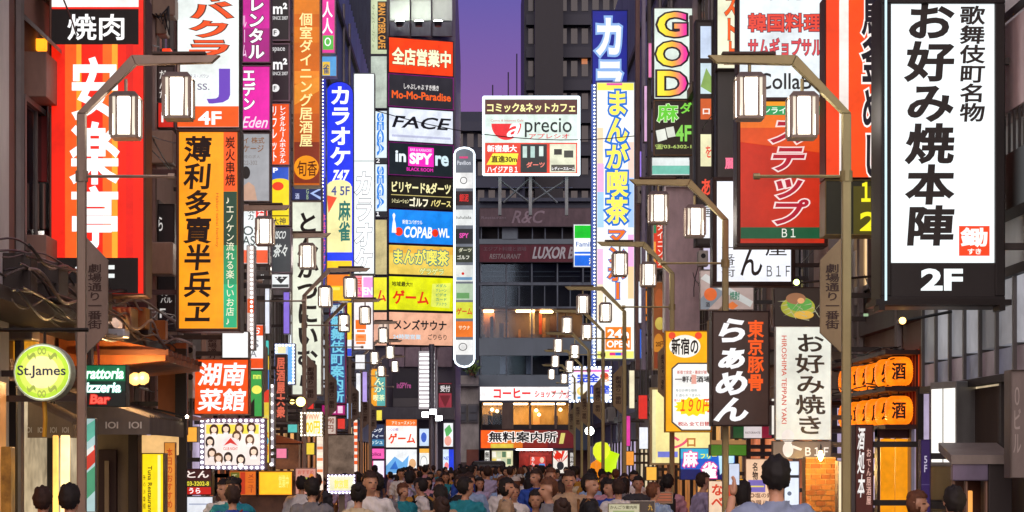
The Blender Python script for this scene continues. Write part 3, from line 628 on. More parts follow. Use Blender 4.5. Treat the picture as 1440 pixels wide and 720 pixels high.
bl = thing('added_bulb_lamp', 'added warm bulb just above the brick pillar', 'lamp', P3_(1154, 641, 25.9)); MB().lathe(P3_(1154, 641, 25.9), [(.01, -.06), (.025, -.03), (.03, 0), (.02, .04), (.015, .06)], emi('#ffc060', 120, 0), 12).build('bulb', bl); point_light('point_light', bl, P3_(1150, 662, 25.6), 22, (1, .62, .22)); MB().tube([P3_(1154, 634, 25.9), P3_(1154, 628, 26.1), P3_(1154, 626, 26.6)], .012, DK, 5).build('bulb_arm', bl); spot('small star-like lamp at the end of the dark awning', 263, 586, 26.2, .02, '#ffe8b0', 45, arm=-4.0)  # bulb and the point light before the pillar are added to light its bricks
# ================================================================== LAMP POSTS
def lamp_post(side, d, z_text=True):
    s = 1 if side == 'L' else -1; x = (115 if side == 'L' else 1190)
    X = PX(x, d); root = thing('street_lamp', 'x', 'street lamp', (X, d, 0), 'street lamps lining both kerbs'); u = d / F
    pm = paint('#a08e7e' if side == 'L' else '#a09468', .4, .35, .2, 3); zt = PZ(160, d); w = .042
    mb = MB(); mb.box(X - w, X + w, d - w, d + w, 0, zt - .001, pm); mb.box(X - .1, X + .1, d - .1, d + .1, 0, .4, pm); mb.build('pole', root, bevel=.012)
    za = PZ(85, d); xb = X + s * 75 * u; xt = X + s * 195 * u; h = .045
    mb = MB(); mb.prism([(X - s * w, d - w, zt), (X + s * w, d - w, zt - .0), (xb + s * .01, d - w, za - h), (xb - s * .03, d - w, za + h)][::s], [(X - s * w, d + w, zt), (X + s * w, d + w, zt), (xb + s * .01, d + w, za - h), (xb - s * .03, d + w, za + h)][::s], pm)
    mb.prism([(xb - s * .028, d - w, za + h), (xb + s * .012, d - w, za - h), (xt - s * .08, d - w, za - h * .6), (xt, d - w, za + h)][::s], [(xb - s * .028, d + w, za + h), (xb + s * .012, d + w, za - h), (xt - s * .08, d + w, za - h * .6), (xt, d + w, za + h)][::s], pm)
    mb.box(X + s * 100 * u, X + s * 175 * u, d - .06, d + .06, za + h + .003, za + h + .03, paint('#4a3a32', .5, .3)); mb.build('arm', root, bevel=.006)
    mb = MB(); zr = PZ(248, d); mb.tube([(X, d, zr), (X + s * 126 * u, d, zr)], .016, pm); mb.lathe((X + s * 126 * u, d, zr), [(.03, -.03), (.03, .03)], pm, 8, 'x'); mb.lathe((X, d, zr), [(.06, -.05), (.06, .05)], pm, 10); mb.build('banner_rod', root)
    pp = [(.05, 335), (37 * u, 366), (37 * u, 468), (.05, 496)]
    mb = MB(); a = [(X + s * p, d - .02, PZ(y, d)) for p, y in pp][::-s]; mb.prism(a, [(q[0], d + .02, q[2]) for q in a], paint('#8a786a' if side == 'L' else '#96825f', .5, .1)); bp_ = mb.build('banner_panel', root)
    mb = MB(); xa, xc = (X + s * 9 * u, X + s * 30 * u); x0, x1 = min(xa, xc), max(xa, xc)
    V, FA = text2d('劇場通り一番街', 'v', 0, 0, 20, 92, .03); mb.add([(x0 + p[0] * u, d - .025 - p[2] * u, PZ(371 + p[1], d)) for p in V], FA, paint('#3a241c', .6)); mb.build('lettering', bp_)
    for k, (ox, cyy) in enumerate(((62, 165), (136, 138))):
        cx = X + s * ox * u; c = (cx, d, PZ(cyy, d)); ztop = PZ(85, d) if k else PZ(105, d)
        mb = MB(); mb.tube([(cx, d, c[2] + .2), (cx, d, ztop - .04)], .016, pm, 6); hw = .122; hh = .18; lm = paint('#8a7c70', .4, .4)
        mb.prism([(cx - hw * 1.15, d - hw * 1.15, c[2] + hh), (cx + hw * 1.15, d - hw * 1.15, c[2] + hh), (cx + hw * 1.15, d + hw * 1.15, c[2] + hh), (cx - hw * 1.15, d + hw * 1.15, c[2] + hh)], [(cx - hw * .8, d - hw * .8, c[2] + hh + .05), (cx + hw * .8, d - hw * .8, c[2] + hh + .05), (cx + hw * .8, d + hw * .8, c[2] + hh + .05), (cx - hw * .8, d + hw * .8, c[2] + hh + .05)], lm)
        mb.box(cx - hw * 1.02, cx + hw * 1.02, d - hw * 1.02, d + hw * 1.02, c[2] - hh - .025, c[2] - hh, lm)
        for ax in (-1, 1):
            for ay in (-1, 1):
                mb.box(cx + ax * hw - .016, cx + ax * hw + .016, d + ay * hw - .016, d + ay * hw + .016, c[2] - hh, c[2] + hh, lm)
                mb.box(cx + ax * hw * .56 - .009, cx + ax * hw * .56 + .009, d + ay * hw - .006, d + ay * hw + .006, c[2] - hh, c[2] + hh, lm)
                mb.box(cx + ax * hw - .006, cx + ax * hw + .006, d + ay * hw * .52 - .006, d + ay * hw * .52 + .006, c[2] - hh, c[2] + hh, lm)
        ln = mb.build('lantern', root)
        gg = hw * .93
        mb = MB(); mb.prism([(cx - gg * .85, d - gg * .85, c[2] - hh + .004), (cx + gg * .85, d - gg * .85, c[2] - hh + .004), (cx + gg * .85, d + gg * .85, c[2] - hh + .004), (cx - gg * .85, d + gg * .85, c[2] - hh + .004)], [(cx - gg, d - gg, c[2] + hh - .004), (cx + gg, d - gg, c[2] + hh - .004), (cx + gg, d + gg, c[2] + hh - .004), (cx - gg, d + gg, c[2] + hh - .004)], emi('#f2e6d2', .8, 0))
        for q in range(4):      # bright middle pane of each side, an unmodelled bulb's brightness put into its emission
            w0, w1, o_ = gg * .46, gg * .53, gg * .92 + .012
            P_ = lambda a, z: (cx + (a, o_, -a, -o_)[q], d + (-o_, a, o_, -a)[q], z)
            zz0, zz1 = c[2] - hh + .012, c[2] + hh - .012
            mb.prism([P_(-w0, zz0), P_(w0, zz0), P_(w1, zz1), P_(-w1, zz1)], [tuple(Vector(p) + Vector(((0, .004, 0, -.004)[q], (-.004, 0, .004, 0)[q], 0))) for p in (P_(-w0, zz0), P_(w0, zz0), P_(w1, zz1), P_(-w1, zz1))], emi('#fff6ea', LAMP_E, 0))
        mb.build('glass', ln)
    return root
LAMP_E = 11.0
pL, pR = lamp_post('L', 20.0), lamp_post('R', 20.0)
NTH = ('nearest', 'second', 'third', 'fourth', 'fifth', 'farthest')
pos = {'L': [(115, 20), (287, 31.7), (356, 35.6), (428, 42), (459, 50), (492, 58), (508, 67), (520, 77)], 'R': [(1190, 20), (1020, 28.8), (945, 37), (878, 46.5), (848, 53.6), (828, 63), (818, 73), (808, 84)]}
AT = {'L': ('standing in front of the huge red sign', 'half hidden behind the orange sign with a green strip', 'reaching past the parking sign', 'reaching across the off-white hiragana sign', 'beside the teal vertical sign', 'next but two to the arcade end of its row', 'next to last before the arcade', 'smallest of the left-hand row near the arcade'),
      'R': ('standing before the vermilion rice-pot sign', 'rising from behind the dark noodle sign', 'over the narrow red dining sign', 'in front of the very tall comic cafe sign', 'beside the bulb-framed private-room sign', 'two short of the far end of its row', 'next to last of its row', 'smallest of the right-hand row near the far end')}
for sd, pr in (('L', pL), ('R', pR)):
    for i, (px, d) in enumerate(pos[sd]):
        o = pr if i == 0 else copy_tree(pr)
        o.location = (PX(px, d), d, 0)
        o['label'] = ('twin-lantern street lamp ' if sd == 'L' else 'twin-lantern olive street lamp ') + AT[sd][i]
# thin cables sagging along both rows of facades
for sd, X_, lab in (('L', -4.35, 'thin dark cables sagging from sign to sign along the left facades'), ('R', 4.75, 'thin dark cables sagging from sign to sign along the right facades')):
    rt = thing('cable_run', lab, 'cables', (X_, 24, 4)); rnd = random.Random(ord(sd))
    for k in range(22):
        y0 = rnd.uniform(21, 52); y1 = y0 + rnd.uniform(4, 12); z0, z1 = rnd.uniform(3.4, 9), 0; z1 = z0 + rnd.uniform(-.8, .8); sg = rnd.uniform(.1, .6); xo = rnd.uniform(-.25, .25)
        MB().tube([(X_ + xo + .1 * math.sin(t * .7 + k), y0 + (y1 - y0) * t / 10, z0 + (z1 - z0) * t / 10 - sg * 4 * (t / 10) * (1 - t / 10)) for t in range(11)], .009, paint(rnd.choice(('#141214', '#2a2624', '#6a6460')), .5), 5).build('cable', rt)
for k, (x0, y0, x1, y1, d, lab) in enumerate(((262, 484, 272, 508, 28.6, 'small grey meter box with a dial left of the square orange sign'), (264, 514, 271, 560, 28.6, 'tall narrow grey meter box left of the square orange sign'), (1202, 352, 1234, 392, 27.8, 'grey electrical box on the stone wall beside the near right lamp post'), (1206, 402, 1222, 428, 27.6, 'small pale electrical box on the stone wall under a larger one'), (896, 262, 908, 286, 55, 'pale meter box on the wall right of the very tall sign'), (982, 352, 996, 374, 39.5, 'grey box below the dark five-pane frame'))):
    rt = thing('meter_box', lab, 'meter box', (PX((x0 + x1) / 2, d), d, PZ(y1, d))); part_px(rt, 'housing', x0, y0, x1, y1, d, .25, paint(('#8a8680', '#a09a90', '#b4b0a8')[k % 3], .45, .3), .015)
    mb = MB(); xm = PX((x0 + x1) / 2, d); mb.tube([(xm, d + .1, PZ(y1, d) - .7), (xm, d + .1, PZ(y1, d))], .02, paint('#6a6662', .5, .3)); mb.build('conduit', rt)
    mb = MB(); mb.lathe((xm, d - .01, PZ(y0 * .65 + y1 * .35, d)), [(.03 + .0004 * d, 0), (.03 + .0004 * d, .012)], paint('#2a2c30', .2), 12, 'y'); mb.build('dial', rt)
# tall grey light mast
mt = thing('light_mast', 'tall grey mast with white floodlights in front of the arcade', 'light mast', (PX(607, 88), 88, 0))
MB().tube([(PX(607, 88), 88, 0), (PX(607, 88), 88, PZ(484, 88))], .11, paint('#7a7a86', .4, .4), 10).build('mast', mt)
MB().tube([(PX(613.5, 88), 88, 0), (PX(613.5, 88), 88, PZ(506, 88))], .06, paint('#d8d8e0', .4, .2), 8).build('side_pipe', mt)
for k, (x, y) in enumerate(((598, 583), (609, 579), (617, 588))):
    h_ = part_px(mt, 'floodlight', x - 5, y - 4, x + 5, y + 4, 87.6, .25, paint('#5a5a60', .4, .3)); part_px(h_, 'lamp_lens', x - 4.4, y - 3.4, x + 4.4, y + 3.4, 87.57, .03, emi('#fbffff', 16, 0), 0)
spot('white floodlight cluster in the side street at the right', 829, 606, 92, .2, '#fbfff4', 16)
# inflatable advertising tube (plain)
inf = thing('inflatable_tube', 'leaning yellow-green inflatable advertising tube with an orange bulge', 'inflatable', (PX(850, 74), 74, 0))
def P3(x, y, d): return (PX(x, d), d, PZ(y, d))
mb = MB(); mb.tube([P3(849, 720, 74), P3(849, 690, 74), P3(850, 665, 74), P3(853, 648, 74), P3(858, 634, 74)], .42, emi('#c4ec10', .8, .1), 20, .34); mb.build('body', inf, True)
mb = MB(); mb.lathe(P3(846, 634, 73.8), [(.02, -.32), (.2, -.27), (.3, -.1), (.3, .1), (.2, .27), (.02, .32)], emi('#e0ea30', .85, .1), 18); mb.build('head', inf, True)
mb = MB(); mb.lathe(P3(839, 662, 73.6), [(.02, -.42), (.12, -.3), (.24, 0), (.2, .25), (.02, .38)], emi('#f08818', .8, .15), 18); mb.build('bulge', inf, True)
# black van
vn = thing('parked_van', 'black van roof just visible above the crowd by the far shops', 'van', (PX(687, 112), 112, 0)); X = PX(687, 112); vm = paint('#0c0d10', .2, .3); d = 112
def ringv(x0, x1, z0, z1, y, r=.12): return [(x0, y, z0), (x1, y, z0), (x1, y, z1 - r), (x1 - r, y, z1), (x0 + r, y, z1), (x0, y, z1 - r)]
MB().prism(ringv(X - .9, X + .9, .3, 1.95, d), ringv(X - .9, X + .9, .3, 1.95, d + 4.4), vm).build('body', vn, bevel=.06)
MB().box(X - .75, X + .75, d - .02, d + .02, 1.1, 1.75, paint('#1c242c', .08)).build('rear_window', vn)
for sx in (-.75, .75):
    MB().box(X + sx - .08, X + sx + .08, d - .03, d, .8, 1.15, emi('#ff3020', 1.5, 0)).build('tail_light', vn)
    for yy in (.9, 3.5):
        wv = MB().lathe((X + sx * 1.08 - .1, d + yy, .32), [(.3, 0), (.32, .04), (.32, .16), (.3, .2)], paint('#101010', .8), 18, 'x').build('wheel', vn); MB().lathe((X + sx * 1.08 - .11, d + yy, .32), [(.18, 0), (.18, .22)], paint('#9a9a9c', .3, .8), 14, 'x').build('rim', wv)
MB().box(X - .5, X + .5, d - .04, d, .5, .68, paint('#e8e8d8', .5)).build('number_plate', vn)
# overhead cables across the street
for k, (a, b, sag) in enumerate((((-4.6, 26, 8.2), (4.9, 33, 8.6), .5), ((-4.6, 60, 12.4), (4.9, 66, 12.0), .6))):
    pts = [tuple(a[i] + (b[i] - a[i]) * t / 12 - (sag * 4 * (t / 12) * (1 - t / 12) if i == 2 else 0) for i in range(3)) for t in range(13)]
    if k: tag(MB().tube(pts, .014, paint('#141214', .5), 5).build('overhead_cable'), 'thin black cable slung high across the street', 'cable')
# ================================================================== SIGNS, left side
K, WH, RD = '#17120f', '#ffffff', '#d8271c'
L, Rr = WALL_L, WALL_R
sign('huge red sign with orange stripes, three blocky white characters and black ends', (70, -6, 205, 416), 23, [
    ('r', 73, -6, 195, 10, '#f2f0ea'), ('r', 73, 13, 195, 63, K, .0), ('h', '焼肉', 95, 20, 175, 57, WH, .03),
    ('r', 73, 63, 195, 363, '#e8200c'), ('r', 92, 63, 108, 363, '#f4581a'), ('r', 108, 63, 115, 363, '#ff9a28'), ('r', 145, 63, 158, 363, '#f4641c'), ('r', 158, 63, 166, 363, '#ffa02c'), ('r', 178, 63, 188, 363, '#d81a10'),
    ('v', '安楽亭', 99, 80, 169, 352, WH, .05), ('r', 73, 363, 195, 413, K, 0), ('h', '2F', 106, 373, 162, 405, '#dfe4e2', .04)],
    bg='#e8200c', frame='#6e4a3c', fw=3, wall=L, depth=.45, e=1.05)
sign('white cabaret sign with slanted orange letters, a violet J and orange foot', (248, -30, 338, 181), 30, [
    ('v', 'ャバクラ', 264, -24, 328, 80, '#e8501c', .05, {'oc': '#4a2016', 'ow': .03, 'sh': -.15}), ('r', 266, 70, 316, 73, '#e8501c'), ('h', 'J', 291, 97, 324, 146, '#6a44b8', .03),
    ('h', 'ミス・バワン', 268, 105, 294, 110, '#7a6a90', .01), ('h', 'SS.', 278, 118, 295, 127, '#6a5a80', .01), ('r', 250, 150, 336, 179, '#f05a14'), ('h', '4F', 279, 157, 312, 176, WH, .05)],
    bg='#e9f2ee', frame='#4a3a36', fw=2, wall=L)
sign('narrow red and white sign half hidden behind a lantern', (221, 92, 246, 181), 30.6, [
    ('r', 223, 145, 244, 180, '#d8281c'), ('h', 'F', 227, 158, 235, 172, WH, .05), ('v', 'だんだ', 224, 98, 234, 140, '#f0e8e0', .02)], bg='#3a2c2c', frame='#4a3a36', fw=2, wall=L, e=.8)
sign('black wall sign with small white script beside the red striped sign', (222, 287, 246, 462), 30.6, [
    ('h', 'Hyogatei', 224, 409, 243, 416, '#c8c4c0', .01), ('h', 'バル', 226, 418, 242, 426, '#c8c4c0', .01), ('h', 'F', 225, 434, 233, 447, '#d8d4d0', .02), ('h', 'ら', 223, 305, 229, 325, '#d8d4d0', .02)], bg='#120f10', frame='#2a2524', fw=1.5, wall=L, e=.8)
sign('orange sign with black brush characters and a green strip of small lettering', (248, 182, 338, 466), 26, [
    ('r', 252, 186, 312, 461, '#f89a10'), ('r', 314.5, 186, 333.5, 269, '#e8541a'), ('r', 314.5, 269.5, 333.5, 345, '#123c2c'), ('r', 314.5, 345, 333.5, 400, '#1a8a5c'), ('r', 314.5, 400, 333.5, 461, '#22a874'),
    ('v', '薄利多賣半兵ヱ', 259, 191, 298, 457, '#1a0f08', .045, {'emit': False, 'sh': .08}), ('v', '炭火串焼', 317, 192, 331, 262, '#2a0d08', .03, {'emit': False}),
    ('R', 'Hakuri tabai hanbey', 303, 272, 308, 348, '#c05a14', .01), ('v', '♪エノケン流れる楽しいお店♪', 318, 275, 330, 458, '#e8e4c8', .01)],
    bg='#f89a10', frame='#4c3830', fw=4, wall=L, depth=.4, e=1.05)
sign('upper magenta sign with thick white katakana', (340, -8, 381, 89), 33, [
    ('r', 342, 40, 379, 87, '#a01478'), ('v', 'レンタル', 349, -5, 372, 84, WH, .06, {'oc': '#5a1040', 'ow': .05}), ('v', 'ルーム', 340.5, 20, 347, 82, '#f0c8e4', .03)], bg='#c81c94', frame='#8a6a78', fw=2, wall=L)
sign('lower magenta sign with white katakana and a pale script word', (340, 92, 381, 184), 33, [
    ('v', 'エデン', 341, 96, 359, 156, WH, .06, {'oc': '#7a1060', 'ow': .04}), ('h', 'Eden', 342, 164, 377, 180, '#e8d4e4', .02, {'sh': .3})], bg='#e010a0', frame='#8a6a78', fw=2, wall=L)
sign('grey sign with gold lettering above a faint portrait in dark hair', (340, 187, 380, 284), 33, [
    ('h', 'イ 株式', 342, 193, 372, 202, '#8a5a30', .03), ('h', 'ケージ', 342, 204, 371, 214, '#8a5a30', .03), ('h', '夜の求人', 343, 218, 366, 223, '#8a8480', .01), ('h', '22-302', 343, 226, 362, 232, '#8a8480', .01),
    ('o', 346, 243, 6, 9, '#2a2220', .3), ('p', [(340.5, 282), (342, 262), (350, 256), (358, 262), (362, 282)], '#d0a890')], bg='#a8aaaf', frame='#7a6a68', fw=1.5, wall=L, e=.8)
sign('white sign with dark serif capitals above an orange foot', (340, 287, 378, 372), 33, [
    ('r', 360, 288, 376, 310, '#e83830'), ('v', '女気', 362, 289, 373, 309, WH, .02), ('v', '呪カ', 348, 291, 358, 310, '#2a2a2a', .02), ('h', 'OSS', 342, 318, 374, 331, '#2f3a3a', .01), ('h', 'ASA', 341, 332, 370, 345, '#2f3a3a', .01), ('r', 341.5, 352, 376.5, 370, '#e8501c')], bg='#e6eeee', frame='#7a6a68', fw=1.5, wall=L)
def m2(y0, y1, lab, top):
    it = [('h', 'm²', 384, y0 + 2, 404, y0 + 18, WH, .05), ('h', 'SINCE 2007', 383, y0 + 21, 405, y0 + 26, '#d8d8d8', .03), ('o', 387, y0 + 44, 6, 5.5, '#f2f2f2'), ('h', 'F', 385, y0 + 41, 389, y0 + 47, K, .03, {'emit': False})]
    if top: it += [('h', 'space', 383, y0 - 13, 401, y0 - 6, '#d8d8d8', .02)]
    sign(lab, (381.5, y0 - (19 if top else 8), 408, y1), 35, it, bg='#1c1a1c', frame='#8a7a84', fw=2, wall=L, e=.9)
m2(2, 58, 'upper black sign with a white m² mark', False); m2(80, 143, 'lower black sign with a white m² mark under a small word', True)
sign('orange sign with white columns of katakana for rental rooms', (381.5, 145, 408, 233), 35, [
    ('v', 'レンタルルームホステル', 393, 148, 402, 230, WH, .03), ('v', 'リフレット', 382, 148, 390, 228, WH, .03)], bg='#ec5410', frame='#8a7a84', fw=1.5, wall=L)
sign('blue and yellow parking sign under the orange rental sign', (381.5, 234, 408, 318), 35, [
    ('r', 383, 235, 406, 256, '#2a58c8'), ('h', 'P', 384, 236, 391, 243, WH, .05), ('o', 394, 257, 14, 6, '#f4d61a'), ('o', 391, 262, 8, 6, '#e8401c'), ('h', '大神', 383, 306, 402, 316, '#24242a', .02), ('r', 383, 303, 406, 304.5, K, 0)], bg='#f4d61a', frame='#8a7a84', fw=1.5, wall=L)
sign('dark sign with tilted white capitals below the parking sign', (381.5, 320, 410, 384), 35, [
    ('h', 'BISCO', 384, 325, 402, 336, '#e8ece8', .04, {'sh': .2}), ('h', '茶々', 385, 343, 404, 362, '#e8ece8', .04, {'sh': .2})], bg='#3c4044', frame='#8a7a84', fw=1.5, wall=L, e=.8)
sign('white board with a dark down arrow and B1', (381.5, 385, 408, 406), 35, [
    ('p', [(385, 389), (405, 389), (395, 399)], '#3a3c40', .4), ('h', 'Ｂ１', 386, 386.5, 399, 392, '#f0f0f0', .03), ('r', 383, 400, 406, 404, '#505458', .5)], bg='#e8ecec', frame='#8a7a84', fw=1.2, wall=L)
sign('tall amber sign with gold vertical writing and a round yellow emblem at its foot', (412, -8, 451, 262), 40, [
    ('r', 414, -6, 449, 20, '#d8781a'), ('r', 414, 38, 449, 60, '#d2700e'), ('r', 414, 100, 449, 118, '#e08020'), ('p', [(414, 120), (449, 108), (449, 128), (414, 148)], '#e28a24'), ('r', 414, 160, 449, 200, '#b8520c'), ('r', 414, 200, 449, 258, '#7c2a10'),
    ('v', '個室ダイニング居酒屋', 421, 18, 440, 207, '#ffe9a0', .03), ('o', 431, 236, 17.5, 17, '#f0920c'), ('h', '旬香', 418, 226, 446, 248, '#8a3a08', .02, {'emit': False})],
    bg='#c8620a', frame='#b09070', fw=1.6, wall=L, depth=.4)
sign('pink sign with white strokes and a green square symbol', (452, -8, 472, 76), 45, [
    ('v', '人人', 453, 2, 468, 48, WH, .04), ('r', 454, 50, 469, 70, '#58b848'), ('o', 461, 59, 4.5, 6, WH), ('o', 461, 59, 3, 4.2, '#58b848')], bg='#e83a9c', frame='#a890a0', fw=1.5, wall=L)
sign('small sky blue sign under the pink sign', (452, 78, 474, 108), 45.5, [('r', 453.5, 87, 464, 106, '#e8c040'), ('h', '雀', 454, 90, 463, 104, '#2a4a7a', .03)], bg='#58a0d8', frame='#a890a0', fw=1, wall=L)
tb = [(458, 384), (458, 130)] + [(477.5 - 19.5 * math.cos(a), 130 - 16 * math.sin(a)) for a in (R(20 * k) for k in range(1, 9))] + [(497, 130), (497, 384)]
sign('blue karaoke sign with a round top, big white katakana and a yellow mahjong panel', (458, 114, 497, 384), 48, [
    ('v', 'カラオケ', 464, 120, 494, 234, WH, .06), ('h', '747', 468, 239, 490, 256, WH, .06, {'sh': .2}), ('r', 460, 262, 495, 355, '#ece2a0'), ('o', 477, 262, 17, 9, '#ece2a0'), ('h', '4 5F', 466, 262, 492, 275, '#3a4a8a', .03), ('p', [(460, 275), (474, 278), (462, 300)], '#e85030'),
    ('v', '麻雀', 476, 282, 493, 340, '#1c6a60', .05), ('r', 460, 356, 495, 366, '#1a3ce0'), ('r', 460, 367, 495, 382, '#f8c818')], bg='#1230e0', frame='#20286a', fw=1.5, wall=L, shape=tb, e=1.1)
sign('thin blue strip of white running lights beside the round-topped sign', (452, 100, 459, 405), 47, [('r', 453, 180, 457.5, 250, '#5a60d8'), ('v', '本格派カラオケ', 453, 300, 458, 380, '#f06080', .02)], bg='#2c34a8', frame='#3a3a70', fw=.8, led=(2, 5, 1.1, '#ffffff', 3, 'L'), wall=L, name='light_strip', cat='light strip')
sign('yellow and orange lower board under the blue karaoke sign', (458, 385, 495, 424), 48, [('r', 460, 386, 490, 402, '#f07a14'), ('r', 460, 404, 478, 408, '#f8e060')], bg='#f8c010', frame='#70686a', fw=1.2, wall=L)
sign('tall off-white sign with bold dark brush hiragana running down it', (410, 283, 453, 556), 44, [
    ('v', 'とんかつにいむら', 417, 297, 448, 552, '#3a3634', .06, {'emit': False})], bg='#e4e8d4', frame='#a8a498', fw=1.6, wall=L, depth=.4, e=.95)
sign('small dark blue screen sign above the off-white hiragana sign', (410, 262, 453, 282), 44.5, [('p', [(436, 272), (451, 264), (451, 267), (441, 272), (451, 277), (451, 281)], '#a8c0f0'), ('v', 'GB', 430, 265, 435, 281, '#a0b890', .02), ('h', '酒', 415, 272, 421, 280, '#c0c8e8', .02)], bg='#28305c', frame='#504c60', fw=1, wall=L)
sign('tall glowing white sign with raised white katakana', (497, 103, 527, 386), 55, [
    ('r', 498.5, 225, 525.5, 228, '#c8d0d0'), ('v', 'カラオケ', 499, 240, 524, 384, '#ffffff', .05, {'oc': '#8a8c92', 'ow': .035, 'oe': .8, 'e': 1.15, 'sh': .15})], bg='#f2fafa', e=1.05, frame='#9aa8a8', fw=1.2, wall=L, depth=.4, var=.05)
sign('white, pink and orange panel below the glowing white katakana sign', (497, 387, 525, 492), 55, [
    ('r', 498.5, 388, 509, 420, '#ff9aa0'), ('r', 511, 390, 524, 418, '#f8a0e0'), ('h', '巨', 499, 391, 509, 403, '#f05048', .05), ('h', '凸', 499, 405, 509, 417, '#e040b0', .05), ('h', 'EN', 511, 404, 524, 415, WH, .05), ('r', 500, 450, 515, 463, '#f07020'), ('r', 500, 470, 515, 480, '#f09050'), ('h', '三', 501, 464, 514, 484, '#f07828', .05)], bg='#fbf3f4', frame='#a0a0a8', fw=1, wall=L)
# ---- corner gaming building (its wall strip of signs folds round the corner)
CG = dict(d=100.2, s=0)
def cs(lab, y0, y1, items=(), bg='#eee', frame='#5a5a62', **k): sign(lab, (519, y0, 545, y1), items=items, bg=bg, frame=frame, fw=1.2, depth=.2, **{**CG, **k})
cs('pale green corner sign with gothic lettering turned sideways', -4, 77, [('r', 531, 2, 544, 70, '#2a2018', .4), ('R', 'IRAN CYBER CAFE', 532, 4, 542, 68, '#e8a040', .04), ('R', 'サイバーカフェ', 523, 6, 527, 68, '#8a9470', .02)], bg='#c8d4ac', e=.9)
cs('blank speckled pale green plate on the corner wall', 78, 153, bg='#c2cec0', e=.8, var=.3)
for i, (a, lab) in enumerate(((155, 'upper white corner sign with blue letters turned sideways, numbered 2'), (230, 'lower white corner sign with blue letters turned sideways, numbered 1'))):
    cs(lab, a, a + 76, [('R', 'SEGA', 530, a + 4, 540, a + 64, '#1c80e0', .09), ('R', 'SEGA', 533, a + 5, 537, a + 63, '#cfe8fa', .0), ('r', 521, a + 67, 544, a + 75, '#2c3038', .5), ('h', '２１'[i], 529, a + 68, 534, a + 74, WH, .04)], bg='#dcecf4', e=.95)
cs('cream blank plate of the corner wall', 308, 387, bg='#d8c890', e=.75, var=.3)
cs('yellow corner sign with one red katakana', 389, 437, [('h', 'ム', 529, 408, 543, 424, RD, .05)], bg='#e8e030')
cs('salmon corner plate with a pale ring', 438, 487, [('o', 541, 465, 10, 14, '#f8dcc8')], bg='#f0b498', e=.85)
G0 = dict(d=100.0, s=1.2, dz=100.3)
def gs(lab, y0, y1, items=(), bg='#eee', frame='#3a3438', **k): sign(lab, (546, y0, 638, y1), items=items, bg=bg, frame=frame, **{**dict(fw=1.2, depth=.22), **G0, **k})
gs('vermilion board with five cream characters', 53, 104, [('h', '全店営業中', 551, 67, 634, 92, '#fff6c8', .06, {'oc': '#5a2008', 'ow': .03})], bg='#f03e08', e=1.05)
gs('black board with orange western lettering in a magenta neon frame', 104.5, 151, [('h', 'しゃぶしゃぶ すき焼き', 568, 117, 617, 125, '#f0ece8', .02), ('h', 'Mo-Mo-Paradise', 551, 128, 634, 139, '#f06020', .05)], bg='#2c2a2e', frame='#d030b0')
gs('white board with wide slanted dark capitals', 151.5, 200, [('h', 'FACE', 554, 163, 632, 180, '#1c2028', .03, {'sh': .35, 'emit': False}), ('r', 551, 190, 634, 193, '#b8bcd8')], bg='#dfe6f2')
gs('black board with pink and white lettering in a magenta frame', 200.5, 247, [('r', 574, 206, 610, 233, '#f02ab8'), ('h', 'in', 556, 212, 571, 228, '#e8f4f8', .06), ('h', 'SPY', 576, 214, 608, 230, WH, .08), ('h', 're', 612, 216, 631, 231, '#d0e8f0', .06), ('h', 'BAR & KARAOKE', 577, 208, 607, 212, '#ffd0f0', .02), ('h', 'BLACK ROOM', 572, 235, 609, 240, '#f02ab8', .03)], bg='#1c2428', frame='#c838b0')
gs('black board with cream billiards, darts and golf lettering', 248, 293, [('h', 'ビリヤード&ダーツ', 551, 255, 634, 271, '#f8f0b0', .05), ('r', 550, 274, 635, 275, '#c8b870'), ('h', 'シミュレーション', 551, 280, 575, 286, '#f0e8b0', .04), ('h', 'ゴルフ', 576, 277, 602, 290, '#fff8d8', .06), ('h', 'バグース', 606, 279, 634, 289, '#f8e890', .04)], bg='#201c14')
gs('bright blue bowling board with a white pin', 294, 343, [('h', 'COPAB', 568, 318, 608, 334, WH, .05, {'sh': .1}), ('h', 'WL', 616, 319, 632, 332, WH, .05), ('o', 612, 326, 4.5, 5.5, '#f03818'), ('o', 561, 326, 5.5, 6, '#f03818'), ('h', '新宿コパボウル', 566, 309, 594, 315, WH, .02), ('p', [(551, 328), (552, 315), (553, 309), (552, 303), (554, 300), (556, 303), (555, 309), (556.5, 315), (557.5, 328)], '#f8f8ff')], bg='#1a86ea', frame='#6a3080')
gs('mustard board with round cream comic-cafe characters outlined teal', 344, 387, [('r', 548, 346, 637, 356, '#e8b040'), ('h', 'まんが喫茶', 554, 350, 631, 372, '#f8e860', .05, {'oc': '#187880', 'ow': .06}), ('h', 'ゲラゲラ', 590, 376, 624, 385, '#f4f0a0', .04, {'oc': '#3a8040', 'ow': .05})], bg='#e8c858')
gs('acid yellow board with red katakana for games', 388, 437, [('h', '地域最大!!', 551, 396, 580, 403, '#2c2410', .04, {'emit': False}), ('h', 'ゲーム', 552, 408, 603, 428, '#dc2c14', .06), ('p', [(608, 398), (634, 396), (632, 432), (606, 430)], '#e0e860'), *[('h', t, 613, 398 + 6.5 * i, 628, 402.5 + 6.5 * i, '#4a9070', .03) for i, t in enumerate(('メダル', 'クレーン', 'ビデオ', 'カード', 'プリクラ'))]], bg='#dce010')
gs('salmon pink sauna board with navy katakana', 438, 486, [('h', 'メンズサウナ', 554, 449, 628, 464, '#1c3844', .05, {'emit': False}), ('h', '24時間営業', 553, 470, 592, 477, '#c8e8f8', .03), ('h', 'ごりらり', 602, 469, 628, 477, '#4a3430', .03)], bg='#f2b494', e=.9)
